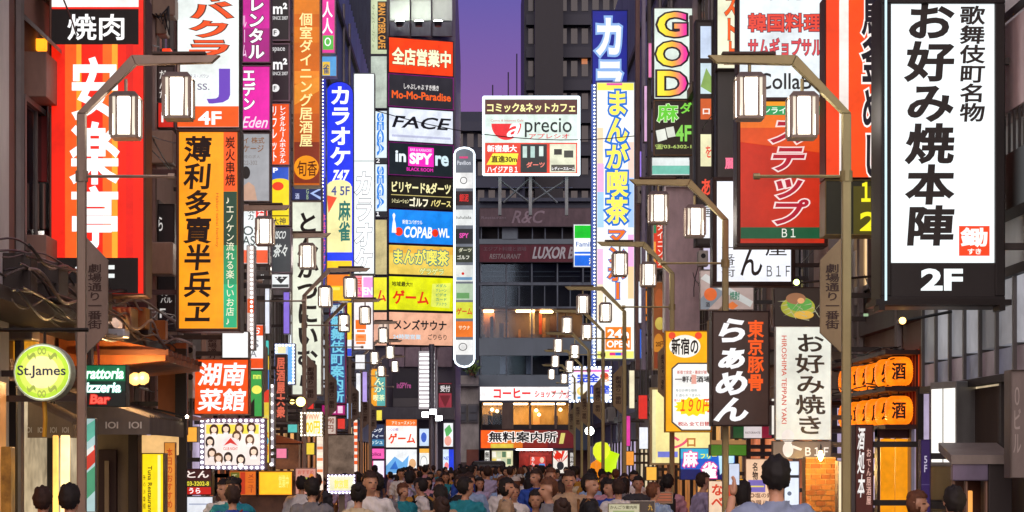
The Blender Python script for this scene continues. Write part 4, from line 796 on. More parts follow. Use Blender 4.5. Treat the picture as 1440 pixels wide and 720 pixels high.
# tower sign with neon outline
tw = [(639, 505), (639, 217)] + [(653 - 14 * math.cos(a), 217 - 9 * math.sin(a)) for a in (R(30 * k) for k in range(1, 6))] + [(667, 217), (667, 505)] + [(653 + 14 * math.cos(a), 505 + 11 * math.sin(a)) for a in (R(30 * k) for k in range(1, 6))]
pn = [('h', 'Pavilion', 643, 226, 662, 232, '#d8dce4', .03), ('h', 'ー', 646, 220, 658, 223, '#e04080', .03)]
for a, b, c in ((243, 265, '#f4f4f2'), (269, 289, '#241416'), (295, 317, '#e6eae8'), (322, 343, '#1c2226'), (347, 369, '#2c3424'), (373, 396, '#e8ece6'), (399, 422, '#b8ccb0'), (425, 448, '#d8dc3a'), (452, 474, '#f07820'), (478, 499, '#f6f6f4')): pn.append(('r', 640.5, a, 665, b, c))
pn += [('o', 652, 254, 5, 5, '#3a3a3c', .4), ('o', 652, 254, 4, 4, '#f4f4f2'), ('h', '銀泥', 646, 273, 659, 284, '#e02c28', .05), ('h', 'lululala', 642, 304, 663, 308, '#3a3a3c', .01), ('h', 'SPY', 646, 328, 659, 335, '#f050b8', .06), ('h', 'ダーツ', 645, 349, 663, 355, '#e8e8c8', .04), ('h', 'ゴルフ', 643, 359, 660, 365, '#f0f0e0', .04), ('o', 651, 385, 2, 2, RD), ('r', 642, 390, 664, 394, '#70a0c8'), ('r', 642, 412, 660, 420, '#68a060'), ('h', 'ゲーム', 642, 433, 664, 443, '#d83018', .05), ('h', 'サウナ', 645, 458, 661, 464, '#fff0d0', .04), ('o', 651, 488, 6, 5.5, '#4a4a4c', .4), ('o', 651, 488, 5, 4.5, '#f6f6f4')]
tws = sign('narrow round-ended tower sign of stacked panels edged in white neon', (639, 208, 667, 516), 98.6, pn, bg='#6a707a', frame='#70767e', fw=.8, shape=tw, e=.85, depth=.6)
mb = MB(); mb.tube([(PX(x, 98.6), 98.52, PZ(y, 98.6)) for x, y in tw + tw[:1]], .045, emi('#e4f4ff', 2.2, 0), 6); mb.build('neon_tube', tws)
# ---- ground-level signs on the left
def ring(cx, cy, r, n=28): return [(cx - r * math.cos(2 * math.pi * k / n), cy - r * math.sin(2 * math.pi * k / n)) for k in range(n)]
sj = sign('round lime green hanging sign with old-style dark blue lettering', (19, 484, 100, 563), 17, [
    ('o', 59.5, 523.5, 38, 37, '#b8dc38'), ('o', 59.5, 523.5, 32, 31, '#d8e860'), ('o', 59.5, 523.5, 24, 23, '#f6e9a4'),
    ('h', 'St.James', 25, 514, 93, 532, '#2c3a66', .025, {'emit': False})] + [('h', g, x - 6, y - 5, x + 6, y + 5, '#9aa848', .0) for g, x, y in (('∽', 45, 501), ('∽', 75, 501), ('∽', 45, 547), ('∽', 75, 547), ('∞', 60, 494), ('∞', 60, 554))],
    bg='#f0f8e0', frame='#c8d8b8', shape=ring(59.5, 523.5, 40.5), fw=2, depth=.2, e=1.05, name='round_sign')
mb = MB(); zt = PZ(484, 17); cx = PX(59.5, 17); mb.tube([(cx, 17.1, zt - .01), (cx, 17.1, zt + .12)], .012, paint('#2a2622', .4, .6)); mb.tube([(cx + .35, 17.1, zt + .12), (-4.6, 17.1, zt + .12)], .018, paint('#2a2622', .4, .6)); mb.build('hanger', sj)
mb = MB(); mb.tube([(cx, 17.08, PZ(564, 17)), (cx + .01, 17.07, PZ(590, 17)), (cx, 17.08, PZ(614, 17))], .018, paint('#c89a28', .5, .3), 6); mb.build('tassel', sj)
tr = sign('black neon sign with green and white restaurant script and a red bar word', (120, 513, 178, 572), 20.5, [
    ('r', 121, 514, 177, 536, '#0c7048', .75), ('r', 121, 536, 177, 550, '#0c3c30', .5), ('h', 'rattoria', 122, 518, 175, 533, '#e8fff4', .05, {'sh': .15, 'e': 1.3, 'oc': '#18a868', 'ow': .05}), ('h', 'izzeria', 122, 538, 171, 552, '#f0fffc', .05, {'sh': .15, 'e': 1.3, 'oc': '#50b8a0', 'ow': .04, 'oe': .7}), ('h', 'Bar', 128, 555, 155, 568, '#ff6050', .06, {'sh': .1, 'oc': '#c01810', 'ow': .07})],
    bg='#0c1412', frame='#1c1a1a', fw=1, e=1, wall=L, depth=.18, name='neon_sign')
sign('bright yellow upright restaurant sign with black sideways lettering', (199, 637, 231, 728), 24.5, [('r', 201, 640, 229, 726, '#f8d810'), ('R', 'Tuna Restaurant', 208, 655, 214, 722, '#40341a', .03, {'emit': False}), ('R', 'まぐろ食堂', 201.5, 668, 205, 716, '#6a5a28', .01, {'emit': False}), ('r', 222, 640, 226, 726, '#fff0a0')], bg='#f8d810', frame='#8a6a40', fw=1.5, name='upright_sign', post=215)
sign('orange vertical banner with faint red menu characters', (231, 622, 247, 727), 26, [('v', '本日のおすすめ', 234, 630, 243, 715, '#c8401a', .03)], bg='#f0983c', frame='#c08040', fw=.8, depth=.08, e=.8, name='banner', post=239)
sign('colourful glass food poster beside the lantern pole', (118, 588, 135, 720), 21.2, [('p', [(119, 600), (134, 590), (134, 612), (119, 625)], '#68c0a8'), ('p', [(119, 640), (134, 625), (134, 650), (119, 665)], '#d84030'), ('p', [(119, 668), (134, 655), (134, 690), (119, 705)], '#50a078'), ('p', [(121, 634), (132, 626), (133, 632), (122, 642)], '#f4f0e8')], bg='#b8d8d8', frame='#6a6a68', fw=.8, depth=.08, e=.8, name='poster', cat='poster')
sign('blank white light box under the orange and green sign', (312, 466, 350, 504), 29, bg='#f2f4f4', frame='#8a8480', fw=1.2, wall=L, e=1.05, var=.06)
sign('square orange sign with four white brush characters', (273, 505, 350, 583), 29, [('h', '湖南', 279, 510, 345, 543, WH, .045, {'sh': .12}), ('h', '菜館', 279, 546, 345, 578, WH, .045, {'sh': .12})], bg='#ec4e10', frame='#9a5030', fw=1.2, wall=L)
faces = []
for i, (fx, fy) in enumerate(((301, 603), (318, 602), (337, 601), (354, 600), (296, 620), (352, 617), (299, 636), (322, 642), (334, 612), (358, 634), (340, 645), (309, 643))):
    hc = ('#5a3a26', '#3a241a', '#7a5232')[i % 3]
    faces += [('o', fx, fy + 2, 6.4, 8.5, hc, .5), ('o', fx, fy + 1, 3.9, 4.9, '#f4d4bc'), ('p', [(fx - 5, fy + 12), (fx - 3, fy + 6), (fx + 3, fy + 6), (fx + 5, fy + 12)], '#f6e8e4'), ('p', [(fx - 4, fy - 1), (fx - 3, fy - 4), (fx + 3, fy - 4.4), (fx + 4, fy - 1), (fx, fy - 2.6)], hc, .5)]
sign('poster of many smiling portraits framed in white bulbs', (281, 588, 373, 661), 30, [('r', 290, 597, 364, 610, '#f4d850')] + faces + [('o', 326, 624, 12, 9, '#fbe8e4'), ('p', [(316, 627), (326, 616), (336, 627), (326, 623)], '#e03830'), ('h', 'CLUB NIGHT', 316, 629, 336, 633, '#d04838', .02)], bg='#f2e4dc', frame='#a8a0c0', fw=7, led=(3.5, 7.5, 2, '#ffffff', 4), depth=.3, wall=L, name='light_bulb_poster', cat='poster')
sign('black and red board with yellow telephone digits', (261, 659, 298, 696), 28, [('h', 'とん', 263, 662, 294, 672, '#f0e0d8', .05), ('r', 262, 676, 297, 684, '#4a4418', .7), ('h', '03-3202-8', 263, 677, 294, 683, '#f0e040', .03), ('r', 262, 685, 297, 695, '#c02018'), ('h', 'うら', 266, 686, 282, 694, WH, .04)], bg='#3a1414', frame='#382828', fw=1, wall=L)
sign('plain white notice box at the foot of the black and red board', (262, 698, 300, 730), 28, [('r', 266, 708, 296, 710, '#a8b0c8')], bg='#e6eaf2', frame='#8a8a90', fw=1, wall=L, e=.9)
sign('strip of round white bulbs on a narrow pale board', (347, 345, 358, 492), 31.5, [('r', 348, 420, 357, 440, '#d85a28')], bg='#c8b8b0', frame='#8a8088', fw=.8, led=(4, 6.4, 1.8, '#ffffff', 4, 'R'), wall=L, e=.8, name='light_strip', cat='light strip')
sign('white sign with grey serif letters and orange ends', (350, 456, 371, 520), 34, [('r', 351, 457.5, 370, 472, '#e8501c'), ('h', 'お', 356, 459, 366, 470, WH, .03), ('h', 'S', 355, 478, 364, 489, '#7a7a80', .01), ('h', 'A', 352, 492, 361, 502, '#7a7a80', .01), ('r', 351, 504, 370, 518, '#e8501c')], bg='#eef0f0', frame='#8a8480', fw=1, wall=L)
sign('round-cornered dark sign with white katakana above a slanted grey panel', (360, 380, 381, 404), 35.5, [('h', 'ル', 365, 386, 374, 394, '#e8e8e4', .03)], bg='#4a4240', frame='#a89c98', fw=1.5, wall=L, e=.7)
sign('green vertical sign with a yellow round badge', (351, 521, 369, 586), 34, [('o', 361, 548, 7, 6, '#f0e860'), ('h', 'mm', 356, 527, 367, 533, '#e8f060', .05), ('p', [(351, 586), (351, 570), (358, 560), (358, 586)], '#2a2a20', .3)], bg='#3a9a48', frame='#608060', fw=.8, wall=L)
sign('multicoloured vertical sign of yellow, blue and red blocks', (369, 500, 379, 651), 36.5, [('r', 369.5, 520, 378.5, 548, '#3a80d0'), ('r', 369.5, 548, 378.5, 566, '#e0402c'), ('r', 369.5, 584, 378.5, 608, '#e8d868'), ('v', 'すし酒場', 370, 586, 378, 640, '#d86a20', .04), ('o', 374, 620, 4, 6, '#58b0c8')], bg='#f0d040', frame='#989068', fw=.6, wall=L, e=.9)
sign('narrow white strip of large bulbs by the dark brush sign', (379, 540, 386, 656), 38, bg='#b8b0b8', frame='#8a8088', fw=.6, led=(3, 12, 2.4, '#fff8f4', 3, 'L'), wall=L, e=.7, name='light_strip', cat='light strip')
sign('small blue and white animated sign edged in lights', (386, 483, 415, 541), 43, [('r', 390, 487, 402, 497, '#e8e0b0'), ('o', 395, 507, 4, 3, '#48a0a0'), ('p', [(388, 524), (400, 516), (398, 534)], '#d03048'), ('r', 405, 488, 411, 537, '#68a8e8')], bg='#b0c8f0', frame='#8a94c0', fw=1, led=(2.5, 5, 1.4, '#eef4ff', 4), wall=L)
sign('dark vertical sign with red brush characters', (387, 498, 403, 593), 39.5, [('v', '居酒屋大衆', 389, 502, 401, 588, '#e06a50', .06)], bg='#30201c', frame='#3a2c28', fw=.8, wall=L, e=.85)
sign('bulb-edged sign with fat yellow lettering above a shop door', (422, 579, 454, 614), 42, [('h', '400円', 425, 592, 450, 610, '#f8d020', .06, {'oc': '#fffbe0', 'ow': .04}), ('h', 'WWW', 426, 582, 449, 590, '#f0a080', .05)], bg='#f0e8c8', frame='#b0a890', fw=1, led=(2, 5, 1.2, '#fffae8', 3), wall=L)
sign('teal vertical sign with cyan characters in a magenta edge', (463, 425, 487, 568), 52, [('h', '無料', 465, 428, 484, 440, '#d8e8f0', .04), ('v', '歌舞伎町案内所', 465, 444, 484, 566, '#78d0e8', .05, {'oc': '#204a90', 'ow': .05})], bg='#38507c', frame='#b02c78', fw=1.6, wall=L, e=.9)
sign('narrow yellow strip with a blue foot beside the teal vertical sign', (488, 425, 495, 502), 52, [('r', 488.5, 478, 494.5, 490, '#e8eef4'), ('r', 488.5, 490, 494.5, 501, '#2848d0')], bg='#f8d018', frame='#70686a', fw=.6, wall=L)
sign('magenta board with two pale squares below the teal vertical sign', (452, 569, 486, 584), 52, [('r', 465, 571, 472, 581, '#f0c8e0'), ('r', 475, 571, 482, 581, '#f0c8e0')], bg='#a8186c', frame='#803060', fw=1, wall=L)
sign('pale sign with brown figures beside a thin pole', (457, 585, 473, 611), 50, [('h', '990', 459, 588, 470, 596, '#8a4a38', .04), ('h', '円', 460, 598, 469, 607, '#8a4a38', .04)], bg='#d8c4b8', frame='#b07068', fw=1, wall=L, e=.8)
sign('amber lit menu window with dark edges', (363, 662, 412, 697), 32, [('r', 366, 665, 409, 694, '#ffb820', 1.2), ('h', '営業中', 392, 668, 406, 686, '#ffdc70', .03)], bg='#ffa818', frame='#7a4a28', fw=1.5, wall=L, e=1.1, name='menu_box', cat='menu')
sign('orange and dark boards beside the amber menu window', (322, 662, 361, 697), 32, [('r', 324, 664, 337, 695, '#6a6420'), ('r', 338, 664, 345, 695, '#c83818'), ('v', 'てのや', 326, 666, 334, 690, '#e0d8a0', .02), ('v', 'メニュー', 348, 666, 358, 693, '#a83a18', .03)], bg='#e8701c', frame='#7a5a48', fw=1.2, wall=L, e=.8, name='menu_box', cat='menu')
sign('pink menu board with a green and orange dish picture', (415, 658, 445, 698), 33, [('o', 429, 678, 9, 7, '#a8b048'), ('o', 438, 674, 4, 8, '#e88828'), ('h', 'おすすめ', 419, 661, 441, 667, '#c85a48', .03)], bg='#d89888', frame='#a88878', fw=1.2, depth=.1, e=.75, name='menu_board', cat='menu', post=430)
sign('low pavement sign with yellow lettering inside dotted white lights', (460, 667, 500, 695), 38, [('h', '飲放題', 470, 674, 490, 689, '#f8e060', .05), ('r', 464, 690, 494, 692, '#b8a8e8')], bg='#e8e4c0', frame='#8a80a8', fw=2, led=(2, 5, 1.3, '#f4f0ff', 4), post=480, name='pavement_sign')
sign('tall column of salmon dots beside the low pavement sign', (445, 612, 455, 690), 44, [('r', 446, 620 + 8 * i, 454, 624 + 8 * i, '#f08858') if i % 2 else ('r', 446, 620 + 8 * i, 454, 624 + 8 * i, '#fff0d8') for i in range(8)], bg='#f4e0cc', frame='#b0988c', fw=.6, wall=L, name='light_strip', cat='light strip')
sign('red-orange striped light column by the pink shop', (497, 590, 503, 664), 75, [('r', 497.5, 594 + 9 * i, 502.5, 599 + 9 * i, '#f0602c') for i in range(7)], bg='#fbe6d8', frame='#b0988c', fw=.5, wall=L, name='light_strip', cat='light strip')
sign('teal and orange sign with fat comic lettering above the arcade row', (521, 518, 543, 572), 88, [('r', 522, 519, 530, 571, '#f0a028'), ('v', 'まんが', 526, 521, 540, 552, '#e8f4c0', .05, {'oc': '#2c8894', 'ow': .06}), ('h', '喫茶', 525, 555, 541, 564, '#e8f4c0', .04)], bg='#58a8a4', frame='#c87820', fw=1.2, wall=L)
sign('navy board crowded with lines of white lettering', (502, 596, 541, 629), 97, [('h', 'ダイニング', 505, 602, 538, 608, '#e8ecf4', .05), ('h', 'ビューティー', 503, 610, 539, 616, '#e0e8f4', .05), ('r', 503, 618, 540, 627, '#3a78a0'), ('h', 'リフレッシュ', 505, 619, 538, 625, '#d0e8e8', .05)], bg='#28304c', frame='#403c50', fw=1)
sign('pink parlour front board with a purple word', (502, 630, 541, 646), 97.5, [('h', 'alcoholics', 506, 636, 536, 641, '#6a1850', .04)], bg='#f860b0', frame='#b04888', fw=1)
sign('white poster trio under the pink parlour board', (502, 647, 541, 672), 97.6, [('r', 513, 647.5, 525, 671, '#d04070'), ('o', 519, 655, 4, 4, '#f0c850'), ('r', 503, 649, 511, 671, '#eef0fb')], bg='#f4e8f8', frame='#c04898', fw=1, name='poster', cat='poster')
sign('white game parlour board with an orange head and red katakana', (542, 589, 587, 630), 98.3, [('r', 543, 590, 586, 599, '#f07020'), ('h', 'アミューズメント', 551, 592, 584, 597, '#fff0d8', .03), ('h', '○○の館', 545, 602, 560, 606, '#7a5ab0', .02), ('h', 'ゲーム', 546, 609, 584, 624, '#e04018', .06)], bg='#fbf3ec', frame='#6a6464', fw=1, e=1.05)
sign('white parlour poster with blue ice shapes', (542, 631, 587, 668), 98.3, [('p', [(543, 655), (555, 642), (566, 650), (575, 640), (572, 664), (543, 667)], '#68a8e0'), ('p', [(548, 660), (556, 648), (560, 660)], '#2868c0'), ('o', 580, 652, 5, 7, '#d8a878')], bg='#eef2f4', frame='#6a6464', fw=1, name='poster', cat='poster')
sign('blue picture panel beside the tall grey pole', (589, 602, 604, 628), 98.4, [('o', 596, 615, 4, 7, '#3a60c0')], bg='#c8dcf4', frame='#5a5a60', fw=1, name='poster', cat='poster')
sign('cream poster with a drawn outline beside the grey pole', (589, 630, 606, 668), 98.4, [('r', 590, 631, 605, 637, '#f0b040'), ('o', 596, 650, 5, 9, '#9aa0a8'), ('o', 596, 650, 4, 8, '#f4f4ee')], bg='#f4f4ee', frame='#5a5a60', fw=1, name='poster', cat='poster')
sign('white poster with a green and pink fan shape', (623, 594, 638, 629), 98.6, [('p', [(625, 604), (632, 597), (636, 606), (628, 616)], '#58b060'), ('o', 630, 620, 5, 7, '#e8a090')], bg='#eef0f4', frame='#5a5a60', fw=1, name='poster', cat='poster')
sign('blue and white poster at the corner of the arcade', (622, 631, 639, 662), 98.6, [('r', 631, 632, 638, 661, '#1c3cd8'), ('o', 628, 655, 3, 5, '#f08080'), ('h', 'NEW', 624, 642, 636, 647, '#2848c0', .04)], bg='#d8e8fa', frame='#5a5a60', fw=1, name='poster', cat='poster')
sign('dark arcade window sign with faint pink capitals', (552, 518, 592, 573), 99.4, [('h', 'inSPYre', 558, 538, 578, 546, '#c05898', .04), ('r', 553, 560, 591, 572, '#50484c', .4)], bg='#1c1820', frame='#4a4448', fw=1.2, e=.7)
sign('ladder of horizontal white light bars on the arcade wall', (588, 493, 612, 576), 98.8, [('r', 590, 497 + 6 * i, 611, 500 + 6 * i, '#ffffff', 1.6) for i in range(13)], bg='#b0a8ac', frame='#8a8488', fw=.8, name='light_bar_sign', cat='light sign')
sign('maroon sign with white reception characters', (616, 538, 636, 575), 99.2, [('r', 617, 540, 635, 553, '#2a1c20', .4), ('h', '受付', 619, 542, 633, 551, '#f0e8e8', .04), ('p', [(618, 556), (634, 556), (626, 573)], '#6a1824')], bg='#9a3040', frame='#4a3a40', fw=1, e=.8)
# ================================================================== SIGNS, centre
ap = sign('white billboard on the roof with a red cup, grey serif word and brown top', (679, 136, 815, 247), 140, [
    ('r', 682, 140, 812, 161, '#4a1c14', .9), ('h', 'コミック&ネットカフェ', 685, 145, 809, 158, '#f4f0a0', .05), ('p', [(691, 174)] + [(712 - 21 * math.cos(R(a)), 174 + 23 * math.sin(R(a))) for a in range(10, 180, 10)] + [(733, 174)], '#e01820'),
    ('h', 'a', 715, 173, 732, 193, WH, .02, {'sh': .4}), ('h', 'precio', 738, 166, 804, 193, '#2a3a34', .01, {'emit': False}), ('h', 'アプレシオ', 744, 188, 800, 195, '#d02028', .02), ('h', 'Comic & Internet Cafe', 690, 168, 736, 171, '#c05850', .0),
    ('r', 682, 201, 812, 244, '#d83a20'), ('h', '新宿最大', 685, 204, 727, 214, WH, .05), ('p', [(684, 232), (693, 216), (729, 216), (726, 232)], '#f4e83a'), ('h', '直進30m', 691, 219, 727, 229, '#5a2a10', .05, {'emit': False}), ('h', 'ハイジアＢ１', 685, 234, 728, 243, WH, .05),
    ('r', 732, 203, 769, 243, '#1c2c2c', .7), ('r', 735, 206, 741, 222, '#b8d0c8'), ('r', 746, 206, 752, 222, '#a8c8c0'), ('r', 758, 206, 764, 220, '#c8dcd4'), ('h', 'ダーツ', 740, 228, 766, 236, '#f08070', .05), ('r', 773, 203, 810, 243, '#d8dcc0'), ('r', 779, 210, 790, 218, '#3a4038', .4), ('r', 793, 212, 806, 222, '#50584c', .4), ('r', 775, 232, 808, 241, '#6a6a5c', .4), ('h', 'レディースルーム', 776, 235, 808, 240, WH, .04)],
    bg='#d2e6dc', frame='#d8e8f0', fw=1.6, e=1.0, depth=.6, name='billboard', cat='billboard')
mb = MB(); y = 139.9
for a, b in (((PX(679.8, 140), PZ(136.8, 140)), (PX(814.2, 140), PZ(136.8, 140))), ((PX(679.8, 140), PZ(246.2, 140)), (PX(814.2, 140), PZ(246.2, 140))), ((PX(679.8, 140), PZ(136.8, 140)), (PX(679.8, 140), PZ(246.2, 140))), ((PX(814.2, 140), PZ(136.8, 140)), (PX(814.2, 140), PZ(246.2, 140)))):
    mb.tube([(a[0], y - .03, a[1]), (b[0], y - .03, b[1])], .07, emi('#e4f6ff', 2.4, 0), 6)
mb.build('neon_tube', ap)
mb = MB(); sm = paint('#8a9490', .5, .4)
for x in (703, 746, 797): mb.box(PX(x - 2.2, 140), PX(x + 2.2, 140), 140.2, 140.6, PZ(302, 140), PZ(247.4, 140), sm)
for a, b in ((708, 745), (784, 747), (745, 700), (747, 800)): mb.beam((PX(a, 140), 140.4, PZ(284, 140)), (PX(b, 140), 140.4, PZ(250, 140)), .07, sm)
mb.beam((PX(690, 140), 140.8, PZ(262, 140)), (PX(806, 140), 140.8, PZ(262, 140)), .05, sm); mb.build('support', ap)
sign('wide white coffee shop sign with red katakana', (674, 543, 802, 564), 150.4, [('h', 'コーヒー', 694, 546, 746, 560, '#e01c20', .07), ('h', 'ショップ', 752, 549, 782, 559, '#d82428', .05), ('h', 'クール', 787, 547, 801, 561, '#d82428', .04, {'sh': .2})], bg='#f6f4f2', frame='#6a6468', fw=1, e=1.05)
sign('orange to maroon information board with heavy black characters', (675, 604, 808, 631), 150.2, [('r', 676.5, 605, 700, 630, '#f05c10'), ('r', 700, 605, 735, 630, '#d87018'), ('r', 735, 605, 770, 630, '#7a2014'), ('r', 770, 605, 806.5, 630, '#5c1418'), ('r', 690, 624, 722, 630, '#d0b840'), ('h', '無料案内所', 687, 607, 783, 622, '#151210', .05, {'emit': False, 'oc': '#fbf4ec', 'ow': .06}), ('p', [(786, 624), (789, 609), (795, 609), (792, 624)], '#d0c468')], bg='#a03018', frame='#3a2020', fw=1)
sign('green, white and blue convenience store sign', (806, 315, 846, 376), 108, [('r', 808, 317, 844, 335, '#12c02c'), ('r', 808, 335, 844, 354, '#f6fafc'), ('r', 808, 354, 844, 374, '#1a6ae0'), ('r', 808, 357, 844, 359, '#f6fafc'), ('h', 'FamilyMart', 810, 340, 856, 349, '#2858a8', .02), ('h', '酒', 828, 363, 837, 372, WH, .04)], bg='#f4f8fa', frame='#c8d4dc', fw=1, wall=6)
sign('unlit maroon restaurant board with dull silver slanted capitals', (674, 343, 848, 369), 153.6, [('h', 'RESTAURANT', 689, 357, 732, 364, '#8a8680', .03, {'sh': .2}), ('h', 'エジプト料理と酒場', 680, 347, 740, 353, '#6a5458', .02), ('r', 746, 344, 747, 368, '#4a2428'), ('h', 'LUXOR BAR', 750, 347, 826, 364, '#b8bcb8', .06, {'sh': .2})], bg='#5c1c28', frame='#3a2a30', fw=.8, depth=.25, lit=False)
sign('unlit brownish grey board with faint script capitals above the maroon board', (674, 292, 848, 319), 153.6, [('h', 'R&C', 722, 296, 764, 314, '#8a7c80', .02, {'sh': .3}), ('h', 'Restaurant', 677, 304, 712, 308, '#7a7074', .01)], bg='#5a4a4c', frame='#3a3438', fw=.8, depth=.25, lit=False)
# ================================================================== SIGNS, right side
sign('navy sign with white katakana rising behind the comic cafe sign', (832, 14, 883, 140), 76, [('v', 'カラ', 836, 22, 878, 140, '#f4f8ff', .07, {'oc': '#88b0e8', 'ow': .06})], bg='#0c1c88', frame='#1a2460', fw=1.5, wall=Rr, depth=.5, e=.95)
sign('very tall white sign with yellow kana outlined in blue and an orange 24h box', (838, 115, 893, 506), 70, [
    ('r', 840, 117, 891, 127, '#f0e858'), ('r', 853, 117, 875, 120, '#e050a0'), ('r', 840, 180, 848, 230, '#fbd8b0'), ('r', 840, 230, 849, 270, '#f4b0d8'), ('r', 840, 270, 849, 320, '#a8d0fa'), ('r', 883, 200, 891, 250, '#fbd0c0'), ('r', 883, 250, 891, 320, '#a8c8fa'), ('r', 883, 330, 891, 375, '#f4b0e0'), ('r', 883, 375, 891, 420, '#fbd0a0'), ('r', 840, 350, 848, 400, '#f4c0e0'), ('r', 840, 400, 848, 450, '#fbe0c0'), ('r', 840, 494, 891, 504, '#e8e878'),
    ('v', 'まんが喫茶', 852, 126, 883, 315, '#fbe058', .06, {'oc': '#1a70d0', 'ow': .085, 'e': 1.05}), ('v', 'マンボー', 854, 320, 880, 422, '#f07018', .06, {'oc': '#2a68b8', 'ow': .05}), ('r', 851, 460, 887, 492, '#f0801c'), ('h', '24h', 854, 463, 884, 476, WH, .06), ('h', 'OPEN', 853, 479, 885, 489, WH, .05), ('r', 857, 496, 865, 500, '#e03080'), ('r', 865, 496, 873, 500, '#3060d0'), ('r', 873, 496, 880, 500, '#e050a0')],
    bg='#f7f6ee', frame='#8a98a8', fw=1.5, wall=Rr, depth=.5, e=1.03, var=.05)
sign('blue side strip of white dots along the comic cafe sign', (831, 118, 838, 515), 70.3, [('v', '漫画喫茶', 832, 440, 837, 505, '#e0ecff', .03)], bg='#4860a8', frame='#50609a', fw=.6, led=(2.2, 5, 1.25, '#f4faff', 2.5, 'R'), name='light_strip', cat='light strip')
sign('white bulb-framed sign with blue private-room characters', (800, 515, 860, 566), 84, [('h', '完全', 811, 525, 843, 538, '#1c4ad8', .07), ('o', 850, 529, 6, 5, '#e05030'), ('h', '激安', 845, 530, 858, 537, '#f0a060', .04), ('o', 817, 550, 6, 6, '#f4d878'), ('o', 819, 549, 4, 4.5, '#fbf8e8'), ('h', '個室', 827, 541, 858, 554, '#1c4ad8', .07), ('r', 804, 520, 858, 523, '#e878c0'), ('r', 812, 558, 848, 561, '#58a8e8')], bg='#f4f6fa', frame='#a8b8e0', fw=3, led=(1.8, 5, 1.5, '#eaf2ff', 4), wall=Rr)
god = sign('tall white game parlour sign with three large rainbow capitals over a dark mahjong panel', (919, 11, 977, 140), 50, [
    ('v', 'GOD', 919, 14, 971, 138, '#e8d828', .055, {'oc': '#2a1c2c', 'ow': .055, 'oe': .4, 'mat': ramp_emit(['#e8e030', '#f0d828', '#f0a030', '#e02890', '#d81890'])}), ('v', 'リュンエ', 972, 17, 976.5, 90, '#48a838', .03)], bg='#d8e6dc', frame='#6a6460', fw=1.2, wall=Rr, depth=.4)
sign('dark mahjong panel with a green character, white tiles and phone digits', (919, 141, 977, 219), 50, [('h', '麻', 924, 146, 954, 172, '#68d038', .05, {'oc': '#e8ffd0', 'ow': .03}), ('h', 'ダ', 956, 144, 973, 160, '#80d848', .05), ('p', [(922, 184), (935, 181), (938, 196), (925, 200)], '#e8ece0'), ('p', [(936, 180), (947, 178), (950, 192), (939, 194)], '#dce0d4'), ('h', '4F', 950, 176, 972, 199, '#88d858', .05), ('h', '☎03-6302-1', 921, 203, 972, 210, '#b8d070', .03)], bg='#241c14', frame='#8a6a48', fw=1.2, wall=Rr, e=.9)
sign('pale board with a teal band under the mahjong panel', (916, 221, 974, 247), 50, [('r', 917, 233, 973, 245, '#78c8b4')], bg='#e8f0ee', frame='#a8b0a8', fw=1, wall=Rr, e=.9)
sign('narrow red sign with tiny white katakana for dining', (918, 307, 936, 378), 47.5, [('r', 919, 310, 923, 328, '#2a8a58'), ('v', 'ダイニング', 924, 312, 933, 374, '#fbe0d0', .03), ('r', 919, 340, 922, 376, '#f0a040')], bg='#d83a20', frame='#d8d0c4', fw=1.2, wall=Rr, e=.9)
sign('brown food picture panel in a pale frame', (918, 396, 937, 520), 47.5, [('o', 927, 420, 6, 14, '#b05828'), ('o', 928, 455, 7, 9, '#d8c058'), ('o', 926, 485, 7, 16, '#d88a28'), ('r', 920, 495, 935, 517, '#8a3a18'), ('h', '20円', 922, 480, 934, 488, '#5a2010', .04, {'emit': False})], bg='#8a4a20', frame='#c8b08a', fw=1.4, wall=Rr, e=.75, name='poster', cat='poster')
sign('yellow sign with a white cloud panel and orange price figures', (935, 465, 1001, 608), 36, [
    ('o', 963, 487, 22, 16, '#f6f0e4'), ('o', 945, 472, 5, 5, '#e84828'), ('o', 982, 472, 5, 5, '#e84828'), ('h', '新宿の', 944, 475, 982, 499, '#2a2018', .05, {'emit': False}), ('p', [(944, 518), (953, 510), (1000, 510), (1000, 606), (958, 606), (944, 594)], '#5a5450', .4), ('p', [(946, 519), (954, 512), (999, 512), (999, 604), (959, 604), (946, 593)], '#f6f6f2'),
    ('h', '新宿で安定・最安が揃う', 952, 521, 997, 526, '#c04838', .03), ('h', '一軒め酒場', 949, 529, 999, 538, '#3a2c28', .05, {'emit': False}), ('r', 972, 527, 979, 540, '#e8a898'), ('h', '毎日お得な価格', 950, 547, 980, 551, '#8a9898', .02), ('h', 'お酒もおつまみも', 950, 554, 985, 558, '#8a9898', .02), ('p', [(956 + (22 if k % 2 else 27) * math.cos(k * math.pi / 14) + 18, 572 + (11 if k % 2 else 14) * math.sin(k * math.pi / 14)) for k in range(28)], '#fbd818'), ('h', '１９０円', 957, 561, 998, 580, '#e85418', .04, {'sh': .1}), ('h', '酎ハイ', 948, 561, 956, 565, '#d05048', .05), ('h', '税込 全て日替', 953, 593, 997, 599, '#c03028', .04)],
    bg='#f8ac10', frame='#c8901c', fw=1.5, depth=.2, wall=Rr)
sign('cream framed yellow sign with a pink katakana and a lilac bar', (914, 545, 1001, 654), 39, [('h', 'ン', 944, 613, 968, 631, '#e85878', .05), ('h', 'ロ', 966, 616, 978, 628, '#c07838', .06), ('r', 925, 635, 953, 643, '#7880d8'), ('r', 916, 546, 922, 652, '#e8e0a8')], bg='#f6e69c', frame='#c8bc88', fw=3, depth=.25, wall=Rr, post=943, e=.95)
